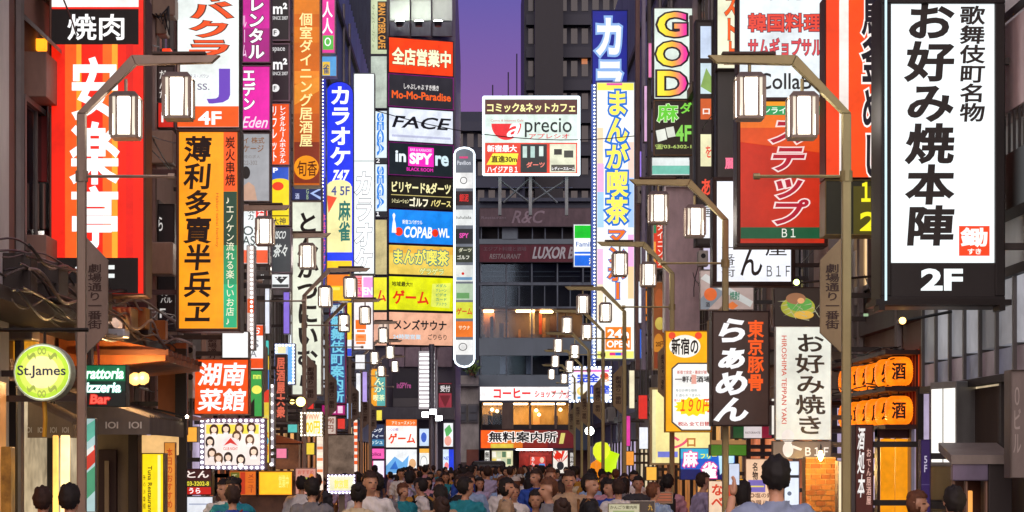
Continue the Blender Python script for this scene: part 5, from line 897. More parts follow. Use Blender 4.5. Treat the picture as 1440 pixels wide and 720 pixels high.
sign('blue mahjong parlour board with white characters edged in pink', (956, 630, 1034, 675), 34, [('r', 957, 631, 1000, 645, '#30a8d0'), ('r', 957, 660, 1033, 674, '#101c60', .9), ('h', '麻', 960, 634, 981, 657, WH, .06, {'oc': '#e04890', 'ow': .06}), ('h', 'フリー', 985, 638, 1008, 645, '#f4f03a', .06), ('h', '雀', 986, 650, 1008, 673, WH, .06, {'oc': '#e04890', 'ow': .06}), ('p', [(1010, 640), (1032, 632), (1032, 650), (1012, 668)], '#b8e0f0')], bg='#1858c0', frame='#303a58', fw=1, wall=Rr, depth=.12)
# dark frame with panes
dk = [(37, 82, '#c8d8f0'), (89, 132, '#c8dce4'), (139, 168, '#c85a28'), (189, 234, '#e8e4b8'), (290, 335, '#f2f4fa')]
it = [('r', 985, a, 1000, b, c) for a, b, c in dk] + [('p', [(985, 122), (993, 96), (1000, 108), (1000, 131)], '#86a858'), ('h', 'ロ', 988, 153, 998, 161, '#f4ece4', .05), ('h', 'を', 992, 205, 1000, 222, '#e04030', .03), ('h', 'あ', 986, 252, 1000, 275, '#f05038', .05), ('h', '居', 988, 291, 1000, 306, '#3a3a3c', .01)]
sign('dark tall frame holding five small lit panes and a red hiragana', (978, 28, 1003, 346), 42, it, bg='#241c1a', frame='#2a2220', fw=3, wall=Rr, depth=.4, e=.95)
sign('cream sign with outlined orange katakana beside the Korean food sign', (1007, -6, 1038, 98), 33, [('v', 'スト上', 1018, -10, 1037, 92, '#f05a18', .07, {'oc': '#7a3a18', 'ow': .03})], bg='#eef0d0', frame='#3a2c28', fw=2, wall=Rr)
sign('dark panel with one pink neon character', (1007, 98, 1038, 252), 33.2, [('h', '麗', 1019, 222, 1036, 238, '#ff7898', .05)], bg='#2c2420', frame='#30282a', fw=2, wall=Rr, e=.9)
sign('white wide sign with thin brush characters and B1F in a dark frame', (1002, 249, 1118, 402), 31, [('v', '一番街', 1014, 340, 1034, 390, '#3a3430', .0, {'emit': False}), ('h', 'ん', 1041, 347, 1072, 388, '#3a3430', .02, {'emit': False}), ('h', '屋', 1076, 338, 1106, 360, '#3a3430', .01, {'emit': False}), ('h', 'Ｂ１Ｆ', 1078, 374, 1111, 389, '#3a3836', .0, {'emit': False})], bg='#f0f4fc', frame='#33241e', fw=6, wall=Rr, depth=.35, e=1.0)
sign('white Korean restaurant sign with red outlined characters', (1037, -6, 1160, 140), 30, [('h', '韓国料理', 1052, 19, 1156, 45, '#e04838', .045, {'oc': '#5a2438', 'ow': .04}), ('h', 'サムギョプサル', 1052, 54, 1156, 79, '#d84a50', .04, {'oc': '#5a2438', 'ow': .04}), ('h', 'CollaBo', 1066, 103, 1156, 126, '#3a4448', .02, {'emit': False}), ('h', 'や ん', 1072, -6, 1130, 1, '#3a3a3c', .02)], bg='#e4eef2', frame='#4a3a34', fw=3, wall=Rr, depth=.35, e=.98)
sign('red sign with slanted white-edged katakana, orange glow and a green B1 band', (1036, 138, 1164, 347), 27.5, [('r', 1041, 139, 1153, 149, '#f09a20'), ('r', 1041, 149, 1153, 162, '#189a58'), ('h', 'ンライ', 1073, 151, 1105, 160, '#e8fff0', .03), ('r', 1041, 162, 1153, 180, '#e8701c'), ('p', [(1041, 180), (1153, 180), (1153, 215), (1041, 200)], '#d04a18'), ('v', 'ステップ', 1083, 166, 1133, 318, '#a8142c', .055, {'oc': '#ecd8d4', 'ow': .05, 'sh': .18}), ('r', 1041, 320, 1153, 336, '#0c5434'), ('h', 'Ｂ１', 1099, 322, 1118, 334, '#e8ece0', .01)], bg='#b82a14', frame='#3c2a24', fw=5, wall=Rr, depth=.4, e=.95)
sign('tall vermilion sign with white stripe and dark white-edged rice-pot characters', (1160, -6, 1243, 251), 25, [('r', 1162, -5, 1179, 250, '#f04010'), ('r', 1180, -5, 1193, 250, '#f4e8e0'), ('v', '鳥釜めし', 1211, -16, 1246, 252, '#221c30', .05, {'emit': False, 'oc': '#fbf0ea', 'ow': .045})], bg='#f4480c', frame='#6a3424', fw=1.5, wall=Rr, depth=.4)
sign('black floor board with yellow figures 1 and 2', (1160, 253, 1243, 331), 25, [('r', 1200, 262, 1241, 329, '#5a5210', .6), ('h', '１', 1211, 256, 1224, 284, '#f8ec20', .06), ('h', '2', 1209, 298, 1236, 325, '#f8ec20', .06), ('o', 1234, 291, 3, 3, '#f8ec20')], bg='#1c1a0c', frame='#8a7848', fw=1.5, wall=Rr, depth=.4, e=.95)
big = sign('biggest white sign, black-framed, with a column of heavy black characters and a red seal', (1238, -8, 1412, 431), 19, [
    ('v', 'お好み焼本陣', 1274, 0, 1342, 346, '#2a2420', .062, {'emit': False, 'sh': .06}), ('v', '歌舞伎町名物', 1349, 8, 1385, 172, '#2c2622', .045, {'emit': False, 'sh': .05}), ('r', 1348, 318, 1391, 360, '#e84018'), ('h', '鋤', 1350, 320, 1388, 348, '#fbf4ec', .06), ('h', 'すき', 1360, 350, 1379, 358, '#fbf4ec', .05), ('r', 1245, 370, 1405, 426, '#1c1614', 0), ('h', '2F', 1294, 378, 1353, 409, '#eef8f8', .07)],
    bg='#eef6f8', frame='#1c1614', fw=14, wall=Rr, depth=.45, e=1.06, var=.08)
mb = MB(); mb.box(PX(1241, 19), PX(1243.5, 19), 18.87, 18.895, PZ(424, 19), PZ(-8, 19), emi('#cfeef8', .9, 0)); mb.build('neon_tube', big)
mb = MB(); bm_ = paint('#1a1412', .4, .4)
mb.box(PX(1229, 19), PX(1419, 19), 18.9, 19.4, PZ(430, 19), PZ(422, 19) , bm_)
for x in (1236, 1404): mb.box(PX(x - 4, 19), PX(x + 4, 19), 18.85, 19.1, PZ(438, 19), PZ(430.2, 19), bm_)
mb.build('lower_beam', big)
sign('dark brown noodle sign with huge white brush hiragana and orange characters', (1001, 437, 1082, 599), 28.2, [('v', 'らぁめん', 1006, 446, 1054, 594, '#f6f6f8', .075, {'sh': .2}), ('v', '東京豚骨', 1051, 450, 1074, 550, '#f05818', .05)], bg='#3a2822', frame='#3a2a24', fw=2, depth=.35, e=.95, wall=Rr)
sign('dark picture panel of a heaped green and orange pancake', (1088, 404, 1160, 459), 27, [('o', 1122, 432, 24, 15, '#a8a838'), ('o', 1124, 428, 18, 10, '#60a048'), ('o', 1119, 420, 14, 8, '#9a6a4a'), ('o', 1126, 423, 5, 4, '#e8a870'), ('o', 1130, 443, 14, 6, '#e0b048')] + [('p', [(1092 + 3 * i, 424 + (i * 7) % 26), (1104 + 3 * i, 423 + (i * 5) % 28), (1104 + 3 * i, 424.3 + (i * 5) % 28)], '#b8b490') for i in range(18)], bg='#2e221c', frame='#40302a', fw=1, wall=Rr, depth=.12, e=.85, name='poster', cat='poster')
sign('long white hanging sign with grey brush characters and red roman capitals', (1090, 459, 1169, 619), 26.6, [('v', 'お好み焼き', 1118, 468, 1160, 612, '#4a463e', .035, {'emit': False, 'sh': -.08}), ('R', 'HIROSHIMA TEPPAN YAKI', 1099, 472, 1106, 596, '#c85038', .02)], bg='#e2e4d8', frame='#b0aca0', fw=1, wall=Rr, depth=.1, e=.92)
sign('taupe strip with a white doll silhouette and B1F', (1086, 620, 1169, 646), 26.6, [('o', 1108, 614, 9, 10, '#f0ece8'), ('o', 1108, 632, 7.5, 11, '#f0ece8'), ('p', [(1115, 626), (1128, 631), (1126, 634), (1114, 630)], '#f0ece8'), ('h', 'Ｂ１Ｆ', 1132, 629, 1165, 641, '#f4f2ee', .05)], bg='#7a6a60', frame='#5a5048', fw=1, wall=Rr, depth=.1, e=.75)
sign('grey slanted banner strips with oranges and green characters', (984, 380, 1060, 436), 32, [('p', [(985, 436), (985, 420), (1015, 390), (1030, 400), (995, 436)], '#8a9098'), ('p', [(985, 392), (992, 385), (1059, 424), (1055, 432)], '#d8d8d4'), ('o', 999, 414, 9, 9, '#f07030'), ('p', [(1020, 430), (1030, 424), (1038, 430), (1030, 436)], '#f08040'), ('h', '焼酎', 1026, 410, 1040, 422, '#2a7a58', .04), ('h', '酒', 992, 425, 998, 432, '#3a3a40', .05)], bg='#c0a8a0', frame='#a89c94', fw=1, wall=Rr, depth=.06, e=.7, lit=True, name='banner', cat='banner')
sign('green, white and red striped trattoria board', (1030, 599, 1086, 617), 29.5, [('r', 1031, 600, 1046, 616, '#24502c'), ('r', 1046, 600, 1071, 616, '#e8dcdc'), ('r', 1071, 600, 1085, 616, '#8a1c34'), ('h', 'RISTORANTE', 1048, 607, 1069, 610, '#5a4a4c', .02)], bg='#e8dcdc', frame='#3a302c', fw=1, wall=Rr, e=.8)
sign('plain green awning board behind the brown post', (999, 625, 1050, 641), 31, [('r', 1000, 619, 1049, 625, '#b08050', .7)], bg='#4a8420', frame='#4a5a28', fw=.8, wall=Rr, e=.7)
sign('beige menu poster with round bullet marks and a violet label', (1048, 645, 1088, 735), 24.5, [('v', '名物', 1058, 650, 1066, 675, '#4a2c20', .05, {'emit': False}), ('v', 'なべ', 1074, 650, 1082, 672, '#4a2c20', .05, {'emit': False}), ('r', 1052, 675, 1076, 692, '#7a6ab8'), ('r', 1054, 683, 1074, 685, '#f0d868'), ('h', '◎塩の鍋', 1054, 693, 1086, 700, '#6a4030', .02), ('h', '◎醤八', 1054, 703, 1080, 710, '#6a4030', .02)], bg='#f2c8a4', frame='#b08868', fw=1, depth=.05, e=.85, post=1068, name='poster', cat='poster')
sign('pale peach poster with red brush kana', (996, 676, 1019, 728), 30, [('v', 'なべ', 1000, 680, 1018, 715, '#d83a1c', .06)], bg='#f4d4b4', frame='#c8a080', fw=.8, depth=.05, e=.85, post=1007, name='poster', cat='poster')
sign('bluish white upright sign with a dark band', (1102, 648, 1124, 735), 25, [('r', 1103, 668, 1123, 672, '#3a3a44', .4), ('o', 1110, 694, 3, 3, '#7a8498', .6)], bg='#dfe8f6', frame='#7a7a84', fw=1, depth=.2, post=1113, name='upright_sign')
sign('amber vertical strip beside the beige menu poster', (1036, 673, 1045, 735), 27, bg='#f8b020', frame='#a87828', fw=.8, depth=.1, post=1040, name='upright_sign')
sign('maroon upright sign with white calligraphy', (1202, 597, 1228, 735), 22.5, [('v', '酒処本', 1206, 600, 1216, 700, '#f0ece8', .04, {'sh': .2}), ('v', 'おでん居酒屋', 1218, 630, 1225, 710, '#e0b0a0', .02)], bg='#48201a', frame='#3a2420', fw=1.2, wall=Rr, e=.9, name='upright_sign')
sign('plain stone-coloured panel with faint pale lettering at the right edge', (1420, 520, 1450, 672), 18.3, [('v', '０ビル', 1424, 540, 1436, 640, '#b8aca4', .02)], bg='#8a7e78', frame='#6a605a', fw=1, wall=Rr, lit=False, depth=.2, name='stone_plaque', cat='plaque')
sign('purple floor guide column with white figures 5F and 4F', (1294, 618, 1308, 735), 20.5, [('v', '5F', 1297, 640, 1306, 665, '#d8d0e8', .03), ('v', '4F', 1297, 702, 1306, 727, '#d8d0e8', .03), ('r', 1295, 681, 1307, 682, '#6a5a8a')], bg='#38245c', frame='#443858', fw=.8, wall=Rr, depth=.1, e=.6)
sign('green and white pharmacy sign far down the right side', (862, 588, 877, 628), 100, [('r', 863, 589, 876, 603, '#2a9a48'), ('h', '１', 867, 610, 872, 622, '#3a6ac8', .04)], bg='#e8f0fa', frame='#9aa8b0', fw=.8, wall=6)
sign('wooden menu board with dark red rows propped among the crowd', (919, 692, 946, 708), 30, [('r', 921, 694 + 4 * i, 944, 696 + 4 * i, '#c86a48') for i in range(3)], bg='#8a5a44', frame='#c8b090', fw=1, depth=.05, e=.55, post=932, name='menu_board', cat='menu')
sign('pale placard with small coloured writing above the crowd', (855, 708, 900, 735), 26, [('h', 'かんごう案内所', 858, 711, 896, 716, '#5a5a38', .03, {'emit': False}), ('r', 862, 718, 892, 732, '#a8b878')], bg='#dcd6b0', frame='#a8a080', fw=1, depth=.05, e=.6, post=878, name='placard')
sign('dark placard with two yellow kana beside the pale placard', (886, 704, 921, 735), 27, [('v', 'の', 891, 709, 899, 718, '#d8a838', .04), ('v', '九', 911, 709, 918, 718, '#d8a838', .04)], bg='#4a3c34', frame='#d8d0c0', fw=1, depth=.05, e=.6, post=903, name='placard')

CL = [('small plain turquoise light box low behind the red brush sign', (404, 596, 419, 609), 41, '#58c0b8', 'L'), ('small plain red light box below the teal vertical sign', (474, 588, 486, 604), 53, '#e03a30', 'L'), ('small plain white light box under the glowing katakana panel', (499, 498, 514, 520), 58, '#f2f2f4', 'L'),
 ('slim plain lilac light box beside the comic lettering sign', (509, 522, 517, 566), 66, '#b8a0e8', 'L'), ('slim plain cream light box left of the pink parlour', (489, 600, 496, 640), 62, '#f4e0b0', 'L'), ('small plain pink light box above the amber menu window', (388, 630, 404, 645), 37, '#f080a0', 'L'), ('small plain yellow light box near the salmon dot column', (428, 622, 443, 640), 42.5, '#f0d040', 'L'), ('small plain orange light box beside the multicoloured vertical sign', (352, 590, 367, 610), 35, '#f08028', 'L'), ('tall slim white light box behind the dotted strip', (372, 405, 380, 470), 38, '#e8ecf6', 'L'), ('slim plain violet light box below the m² boards', (398, 410, 408, 470), 40, '#8a70d8', 'L'),
 ('slim plain white light box under the lilac pier', (897, 395, 904, 455), 56, '#f0f4ff', 'R'), ('slim plain blue light box right of the comic cafe sign', (896, 462, 906, 505), 58, '#3868d0', 'R'), ('slim plain cream light box below the comic cafe sign', (884, 520, 893, 575), 66, '#f6ecc8', 'R'), ('small plain red light box left of the cream framed sign', (897, 555, 911, 590), 52, '#d83028', 'R'), ('small plain white light box beside the cream framed sign', (898, 600, 912, 632), 50, '#eef2fa', 'R'), ('small plain orange light box over the side street', (878, 634, 892, 655), 55, '#f09838', 'R'),
 ('small plain white light box between the noodle sign and hanging sign', (1084, 560, 1090, 612), 28.5, '#f4f0e4', 'R'), ('slim plain red light box under the peach poster row', (1021, 678, 1032, 735), 30.5, '#d84828', 'R'), ('slim warm white light strip beside the right lamp post', (1178, 648, 1186, 735), 25.6, '#ffe8c0', 'R'), ('small plain green light box behind the olive lamp post', (1208, 440, 1236, 470), 27.5, '#9ab890', 'R'), ('blank pale lilac board under the dark five-pane frame', (988, 348, 1002, 380), 40, '#cfc8e0', 'R'), ('pale sliver of a lit board between the pillar lights', (905, 120, 911, 200), 53, '#d8a8d0', 'R'), ('slim plain pink light box at the upper right row', (911, 60, 917, 110), 51.5, '#e878b0', 'R'), ('slim warm light strip beside the dark frame', (979, 480, 985, 560), 41, '#ffe0a8', 'R')]
CL += [('small plain amber light box low beside the portrait poster', (262, 600, 278, 622), 28.4, '#ffb040', 'L'), ('slim plain turquoise light box right of the white sign with orange ends', (373, 478, 379, 500), 36.2, '#50c8c0', 'L'), ('tiny plain red light box above the bulb-edged yellow lettering', (430, 562, 442, 576), 42.3, '#e83830', 'L'), ('slim plain white light box right of the teal vertical sign', (500, 524, 508, 580), 60, '#f4f6fa', 'L'), ('small plain yellow light box below the comic lettering sign', (524, 576, 538, 592), 86, '#f4e050', 'L'), ('small plain pale blue light box below the slim white one', (487, 566, 499, 590), 59, '#a8c8f4', 'L'),
 ('slim plain orange light box beside the lilac pier', (907, 402, 913, 452), 57, '#f08a30', 'R'), ('small plain white light box above the orange one by the pier', (900, 345, 912, 388), 57.5, '#f2f2f6', 'R'), ('slim plain magenta light box low by the side street', (880, 584, 887, 628), 64, '#e040a0', 'R'), ('small plain amber light box under the cream framed sign', (908, 656, 924, 676), 44, '#ffb848', 'R'), ('small plain violet light box high right of the tall comic cafe sign', (896, 212, 906, 252), 57, '#a080e8', 'R')]
for lab, rc, d, c, sd in CL: sign(lab, rc, d, bg=c, frame='#6a625e', fw=1, wall=(L if sd == 'L' else Rr), depth=.2, e=.95, var=.22, name='light_box', cat='light box')
for lab, rc, b_, its in EXTRA: sign(lab, rc, 153.2 if 'figure' not in lab else 153.0, its, bg=b_, frame='#5a4038', fw=.8, depth=.15, e=.9, name='poster', cat='poster')
# ================================================================== PEOPLE
SKIN = paint('#c89678', .5, 0, .08, 6); EYE = paint('#16100e', .3, 0, 0); LIP = paint('#a85a52', .5, 0, 0)
def evaluated(o):
    bpy.context.view_layer.update(); dg = bpy.context.evaluated_depsgraph_get(); ev = o.evaluated_get(dg); me = ev.to_mesh()
    r = ([v.co.copy() for v in me.vertices], [tuple(p.vertices) for p in me.polygons]); ev.to_mesh_clear(); return r
def skin(chains, sub=1):
    """chains: lists of (point, radius); a shared point is the same joint. The first point is the root."""
    bm = bmesh.new(); sl = bm.verts.layers.skin.verify(); idx = {}
    for ch in chains:
        prev = None
        for p, r in ch:
            k = tuple(round(c, 4) for c in p)
            if k not in idx:
                v = bm.verts.new(p); v[sl].radius = (r, r); v[sl].use_root = not idx; idx[k] = v
            v = idx[k]
            if prev is not None and bm.edges.get((prev, v)) is None: bm.edges.new((prev, v))
            prev = v
    me = bpy.data.meshes.new('tmp'); bm.to_mesh(me); bm.free(); o = bpy.data.objects.new('tmp', me); COL.objects.link(o)
    o.modifiers.new('s', 'SKIN').use_smooth_shade = True; m = o.modifiers.new('u', 'SUBSURF'); m.levels = m.render_levels = sub
    r = evaluated(o); bpy.data.objects.remove(o); bpy.data.meshes.remove(me); return r
def remesh(vs, fs, vox):
    me = bpy.data.meshes.new('tmp'); me.from_pydata([tuple(v) for v in vs], [], fs); o = bpy.data.objects.new('tmp', me); COL.objects.link(o)
    m = o.modifiers.new('r', 'REMESH'); m.mode = 'VOXEL'; m.voxel_size = vox; s = o.modifiers.new('s', 'SMOOTH'); s.factor = .5; s.iterations = 4
    r = evaluated(o); bpy.data.objects.remove(o); bpy.data.meshes.remove(me); return r
def ball(c, rx, ry, rz, n=18, m=12):
    vs, fs = [], []
    for j in range(m + 1):
        t = math.pi * j / m
        for i in range(n): a = 2 * math.pi * i / n; vs.append(Vector((c[0] + rx * math.sin(t) * math.cos(a), c[1] + ry * math.sin(t) * math.sin(a), c[2] + rz * math.cos(t))))
    for j in range(m):
        for i in range(n): fs.append((j*n+i, (j+1)*n+i, (j+1)*n+(i+1) % n, j*n+(i+1) % n))
    return vs, fs
def hand(w, dirv, side, grip=.5):
    """palm, four unequal bent fingers and a thumb at wrist w pointing along dirv"""
    d = Vector(dirv).normalized(); ax = Vector((0, 1, 0)) if abs(d.y) < .9 else Vector((0, 0, 1)); n = d.cross(ax).normalized() * side; lat = n.cross(d).normalized()
    w = Vector(w); p0 = w + d * .04; ch = [[(w, .022), (p0, .026), (w + d * .075, .028)]]
    for k, L_ in enumerate((.062, .072, .068, .05)):
        b = w + d * .075 + lat * (.03 - .02 * k); m_ = b + d * L_ * .5 + n * -.01 * grip; e = m_ + d * L_ * .45 * (1 - grip * .5) - n * L_ * .5 * grip
        ch.append([(p0, .026), (b, .0105), (m_, .009), (e, .0075)])
    t0 = w + d * .03 + lat * .032; ch.append([(p0, .026), (t0, .012), (t0 + d * .03 + lat * .02, .0105), (t0 + d * .055 + lat * .012 - n * .02 * grip, .008)])
    return skin(ch, 1)
def make_person(seed, female=False, stride=.15, armL=None, armR=None, hair='short', turn=0.0):
    rnd = random.Random(seed); f = .92 if female else 1.0; sh = .165 if female else .19; hp = .095
    hip, wai, che, nek = Vector((0, 0, .93)), Vector((0, .01, 1.08)), Vector((0, 0, 1.28)), Vector((0, .015, 1.455))
    body = [[(hip, .13), (wai, .115 * f), (che, .135 * f), (Vector((0, .01, 1.40)), .085), (nek, .055), (Vector((0, 0, 1.52)), .05)]]
    segs = [('torso', hip, che), ('torso', che, nek), ('neck', nek + Vector((0, 0, .02)), Vector((0, 0, 1.7)))]; hands = []
    for s in (-1, 1):
        S = Vector((s * sh, .01, 1.40)); arm = (armL if s < 0 else armR) or ((s * (sh + .05), .02 + stride * .35 * s, 1.12), (s * (sh + .055), -.07 + stride * .8 * s, .89))
        El, Wr = Vector(arm[0]), Vector(arm[1])
        body.append([(che, .135 * f), (S, .062), (El, .041 * f), (Wr, .028)]); segs += [('arm', S, El), ('fore', El, Wr)]; hands.append((Wr, Wr - El, s))
        H, Kn, An = Vector((s * hp, 0, .86)), Vector((s * hp, -.03 - s * stride * .6, .49)), Vector((s * hp * .9, .04 - s * stride * 1.1, .09))
        To = An + Vector((s * .015, -.15, -.05))
        body.append([(hip, .13), (H, .088), (Kn, .058), (An, .04), (To, .034)]); segs += [('leg', H, Kn), ('leg', Kn, An), ('foot', An, To)]
    vs, fs = skin(body); hc = Vector((0, -.012, 1.615))
    def join(a, b): n = len(a[0]); return a[0] + b[0], a[1] + [tuple(i + n for i in q) for q in b[1]]
    mesh = (vs, fs)
    for c, r in ((hc + Vector((0, .012, .015)), (.076, .094, .098)), (hc + Vector((0, -.022, -.045)), (.058, .066, .07)), (hc + Vector((0, -.095, -.018)), (.013, .02, .022)), (hc + Vector((-.078, .01, -.01)), (.012, .02, .03)), (hc + Vector((.078, .01, -.01)), (.012, .02, .03)), (hc + Vector((0, .0, -.09)), (.05, .05, .06))): mesh = join(mesh, ball(c, *r))
    vs, fs = remesh(*mesh, .0125)
    if turn:
        q = Matrix.Rotation(turn, 3, 'Z')
        for i, v in enumerate(vs):
            if v.z > 1.46: w = min(1, (v.z - 1.46) / .06); vs[i] = v.lerp(q @ v, w)
    def near(p):
        best = None
        for nm, a, b in segs:
            ab = b - a; t = max(0, min(1, (p - a).dot(ab) / ab.length_squared)); dd = (p - a - ab * t).length
            if best is None or dd < best[0]: best = (dd, nm, t)
        return best
    cen = [sum((vs[i] for i in q), Vector()) / len(q) for q in fs]; lab = [near(c) for c in cen]
    nor = [Vector() for _ in vs]
    for q in fs:
        n = (vs[q[1]] - vs[q[0]]).cross(vs[q[2]] - vs[q[0]])
        for i in q: nor[i] += n
    nor = [n.normalized() if n.length else n for n in nor]
    root = bpy.data.objects.new('person', None); COL.objects.link(root); ORG[root] = Vector()
    q = Matrix.Rotation(turn, 3, 'Z') if turn else Matrix.Identity(3)
    mb = MB(); mb.v = [tuple(v) for v in vs]; mb.f = list(fs); mb.m(SKIN); mb.m(EYE); mb.m(LIP)
    qi = q.transposed()
    for c in cen:
        p = qi @ c - hc; k = 0
        if p.y < -.06 and abs(abs(p.x) - .031) < .013 and abs(p.z + .0) < .009: k = 1
        if p.y < -.06 and abs(p.x) < .022 and abs(p.z + .062) < .007: k = 2
        mb.mi.append(k)
    for W_, D_, s in hands: hv, hf = hand(W_ - D_.normalized() * .01, D_, s); mb.add(hv, hf, SKIN)
    mb.build('body', root, True)
    def cloth(name, keep, off, mat, flare=None):
        ids = [i for i, c in enumerate(cen) if keep(lab[i], c)]; mp = {}; m_ = MB(); F_ = []
        for i in ids:
            for j in fs[i]: mp.setdefault(j, len(mp))
            F_.append(tuple(mp[j] for j in fs[i]))
        o_ = [None] * len(mp)
        for j, k in mp.items():
            p = vs[j] + nor[j] * off
            w = .006 * math.sin(p.z * 60 + p.x * 35 + seed) + .004 * math.sin(p.x * 90 + p.y * 70 + p.z * 25)
            o_[k] = p + nor[j] * w
        m_.add(o_, F_, mat); return m_.build(name, root, True)
    sleeve = rnd.choice((.35, .55)) if not female else .3
    sh_ = cloth('shirt', lambda l, c: c.z < 1.455 and ((l[1] == 'torso' and c.z > .9) or l[1] == 'arm' or (l[1] == 'fore' and l[2] < sleeve - .3)) or (l[1] == 'leg' and c.z > .9), .022, paint('#dddddd', .8, 0, .1, 9))
    cloth('trousers', lambda l, c: (l[1] == 'leg' and c.z > .1) or (l[1] == 'torso' and c.z < 1.0), .013, paint('#22242c', .8, 0, .2, 9))
    cloth('shoes', lambda l, c: l[1] == 'foot' or (l[1] == 'leg' and c.z < .12), .012, paint('#1a1614', .5))
    # hair shell
    hv, hf = ball(hc + Vector((0, .014, .018)), .09, .107, .112, 26, 18); keep = []
    for fc in hf:
        c = sum((hv[i] for i in fc), Vector()) / 4 - hc
        front = -.045 if abs(c.x) < .07 else -.02
        if hair == 'short': ok = c.z > .055 or (c.y > front + .03 and c.z > -.03) or (c.y > .03 and c.z > -.075)
        else: ok = c.z > .05 or c.y > front
        if ok: keep.append(fc)
    for i, v in enumerate(hv):
        p = v - hc; jt = .006 * math.sin(p.x * 130 + seed) + .006 * math.sin(p.z * 90 + p.y * 110 + seed * 2) + rnd.uniform(-.004, .004)
        v2 = v + p.normalized() * jt
        if hair == 'long' and p.z < 0: v2 = Vector((v2.x * (1 + .25 * min(1, -p.z * 8)), v2.y + .012, hc.z + p.z * 2.9))
        if hair == 'bob' and p.z < 0: v2 = Vector((v2.x * 1.12, v2.y, hc.z + p.z * 1.35))
        hv[i] = q @ v2 if turn else v2
    m_ = MB(); m_.add(hv, keep, paint('#120d0b', .75, 0, .4, 30))
    if hair == 'bun':
        b = ball(q @ (hc + Vector((0, .1, .07))), .045, .045, .045, 12, 8); m_.add(b[0], b[1], paint('#120d0b', .75, 0, .4, 30))
    m_.build('hair', root, True)
    return root
def extra(kind, root):
    mb = MB(); o = Vector((0, 0, 0))
    if kind == 'backpack':
        prof = [(-.14, .14, .96, 1.0), (-.15, .15, 1.0, 1.36), (-.11, .11, 1.36, 1.42)]
        mb.box(-.14, .14, .13, .26, .98, 1.38, paint('#777777', .7)); mb.box(-.11, .11, .26, .31, 1.0, 1.2, paint('#777777', .7))
        for s in (-1, 1): mb.tube([(s * .1, .15, 1.38), (s * .11, .05, 1.455), (s * .115, -.12, 1.36), (s * .12, -.1, 1.12), (s * .12, .14, 1.02)], .018, paint('#777777', .7), 6)
        return mb.build('backpack', root, True, .03)
    if kind == 'cap':
        c = Vector((0, .0, 1.66)); v, f = ball(c, .097, .112, .085, 20, 12)
        f = [q for q in f if sum(v[i].z for i in q) / 4 > c.z - .005]; mb.add(v, f, paint('#cfc8bc', .8)); mb.prism([(-.075, -.09, 1.66), (.075, -.09, 1.66), (.05, -.185, 1.645), (-.05, -.185, 1.645)], [(-.075, -.09, 1.667), (.075, -.09, 1.667), (.05, -.185, 1.652), (-.05, -.185, 1.652)], paint('#cfc8bc', .8))
        return mb.build('cap', root, True)
    if kind == 'shoulder_bag':
        mb.box(.17, .25, -.08, .16, .86, 1.08, paint('#777777', .6)); mb.tube([(.2, .1, 1.08), (.02, .13, 1.3), (-.12, .03, 1.46), (-.05, -.12, 1.33), (.2, -.05, 1.08)], .013, paint('#777777', .6), 6)
        return mb.build('shoulder_bag', root, False, .02)
protos = []
for i, (fem, stv, hr, tn) in enumerate(((False, .16, 'short', 0), (False, .1, 'short', .5), (True, .14, 'long', 0), (True, .12, 'bob', -.4), (False, .18, 'short', -.7), (True, .1, 'bun', .3))):
    protos.append((make_person(20 + i, fem, stv, hair=hr, turn=tn), hr, fem))
SHIRTS = (('white', '#e6e4e0'), ('pale lilac', '#b8aed0'), ('black', '#1c1b1e'), ('navy', '#222c4a'), ('teal', '#1c8a9a'), ('grey', '#7c7c80'), ('cream', '#d8c8a4'), ('rust brown', '#8a4a28'), ('light blue', '#94b0d4'), ('dark green', '#28402e'), ('mustard', '#b8862c'), ('pink', '#d49aa8'), ('maroon', '#5c2028'), ('charcoal', '#38383c'), ('beige', '#b89c7c'), ('royal blue', '#2850b0'))
HAIRC = (('black', '#1c1512'), ('dark brown', '#38241a'), ('chestnut', '#6a4028'))
BAGS = (('black', '#17171a'), ('red', '#8a2420'), ('grey', '#7a7a7c'), ('tan', '#9a6c40'))
rnd = random.Random(77); spots = []; used = set(); first = set()
def far_enough(x, d, r=.55): return all((x - a) ** 2 + (d - b) ** 2 > r * r for a, b in spots)
order = []
while len(order) < 175:
    d = 23 + 89 * rnd.random() ** 1.15; x = rnd.uniform(-3.25, 3.35)
    px = VX + x * F / d
    if not (-40 < px < 1480) or not far_enough(x, d, .55 + .004 * d) or abs(x) > 3.0 and d > 60: continue
    if d > 100 and abs(x - .64) < 1.6: continue
    spots.append((x, d)); order.append((x, d))
order += [(PX(98, 17.5), 17.5), (PX(60, 19), 19), (PX(1342, 17), 17), (PX(790, 20), 20), (PX(620, 21), 21), (PX(1290, 19.5), 19.5)]
order.sort(key=lambda p: p[1])
def finish(o, top, shirt, hairc, hairname, cap, bag, facing):
    for ch in o.children:
        n = ch.name.split('.')[0]
        hexc = {'shirt': shirt[1], 'hair': hairc[1], 'backpack': bag[1] if bag else None, 'shoulder_bag': bag[1] if bag else None}.get(n)
        if n == 'trousers': hexc = rnd.choice(('#22242c', '#2a3450', '#3a3632', '#6a6458', '#15151a'))
        if hexc:
            for s in ch.material_slots: s.link = 'OBJECT'; s.material = paint(hexc, 
                .75, 0, .18 if n != 'hair' else .4, 8 if n != 'hair' else 30)
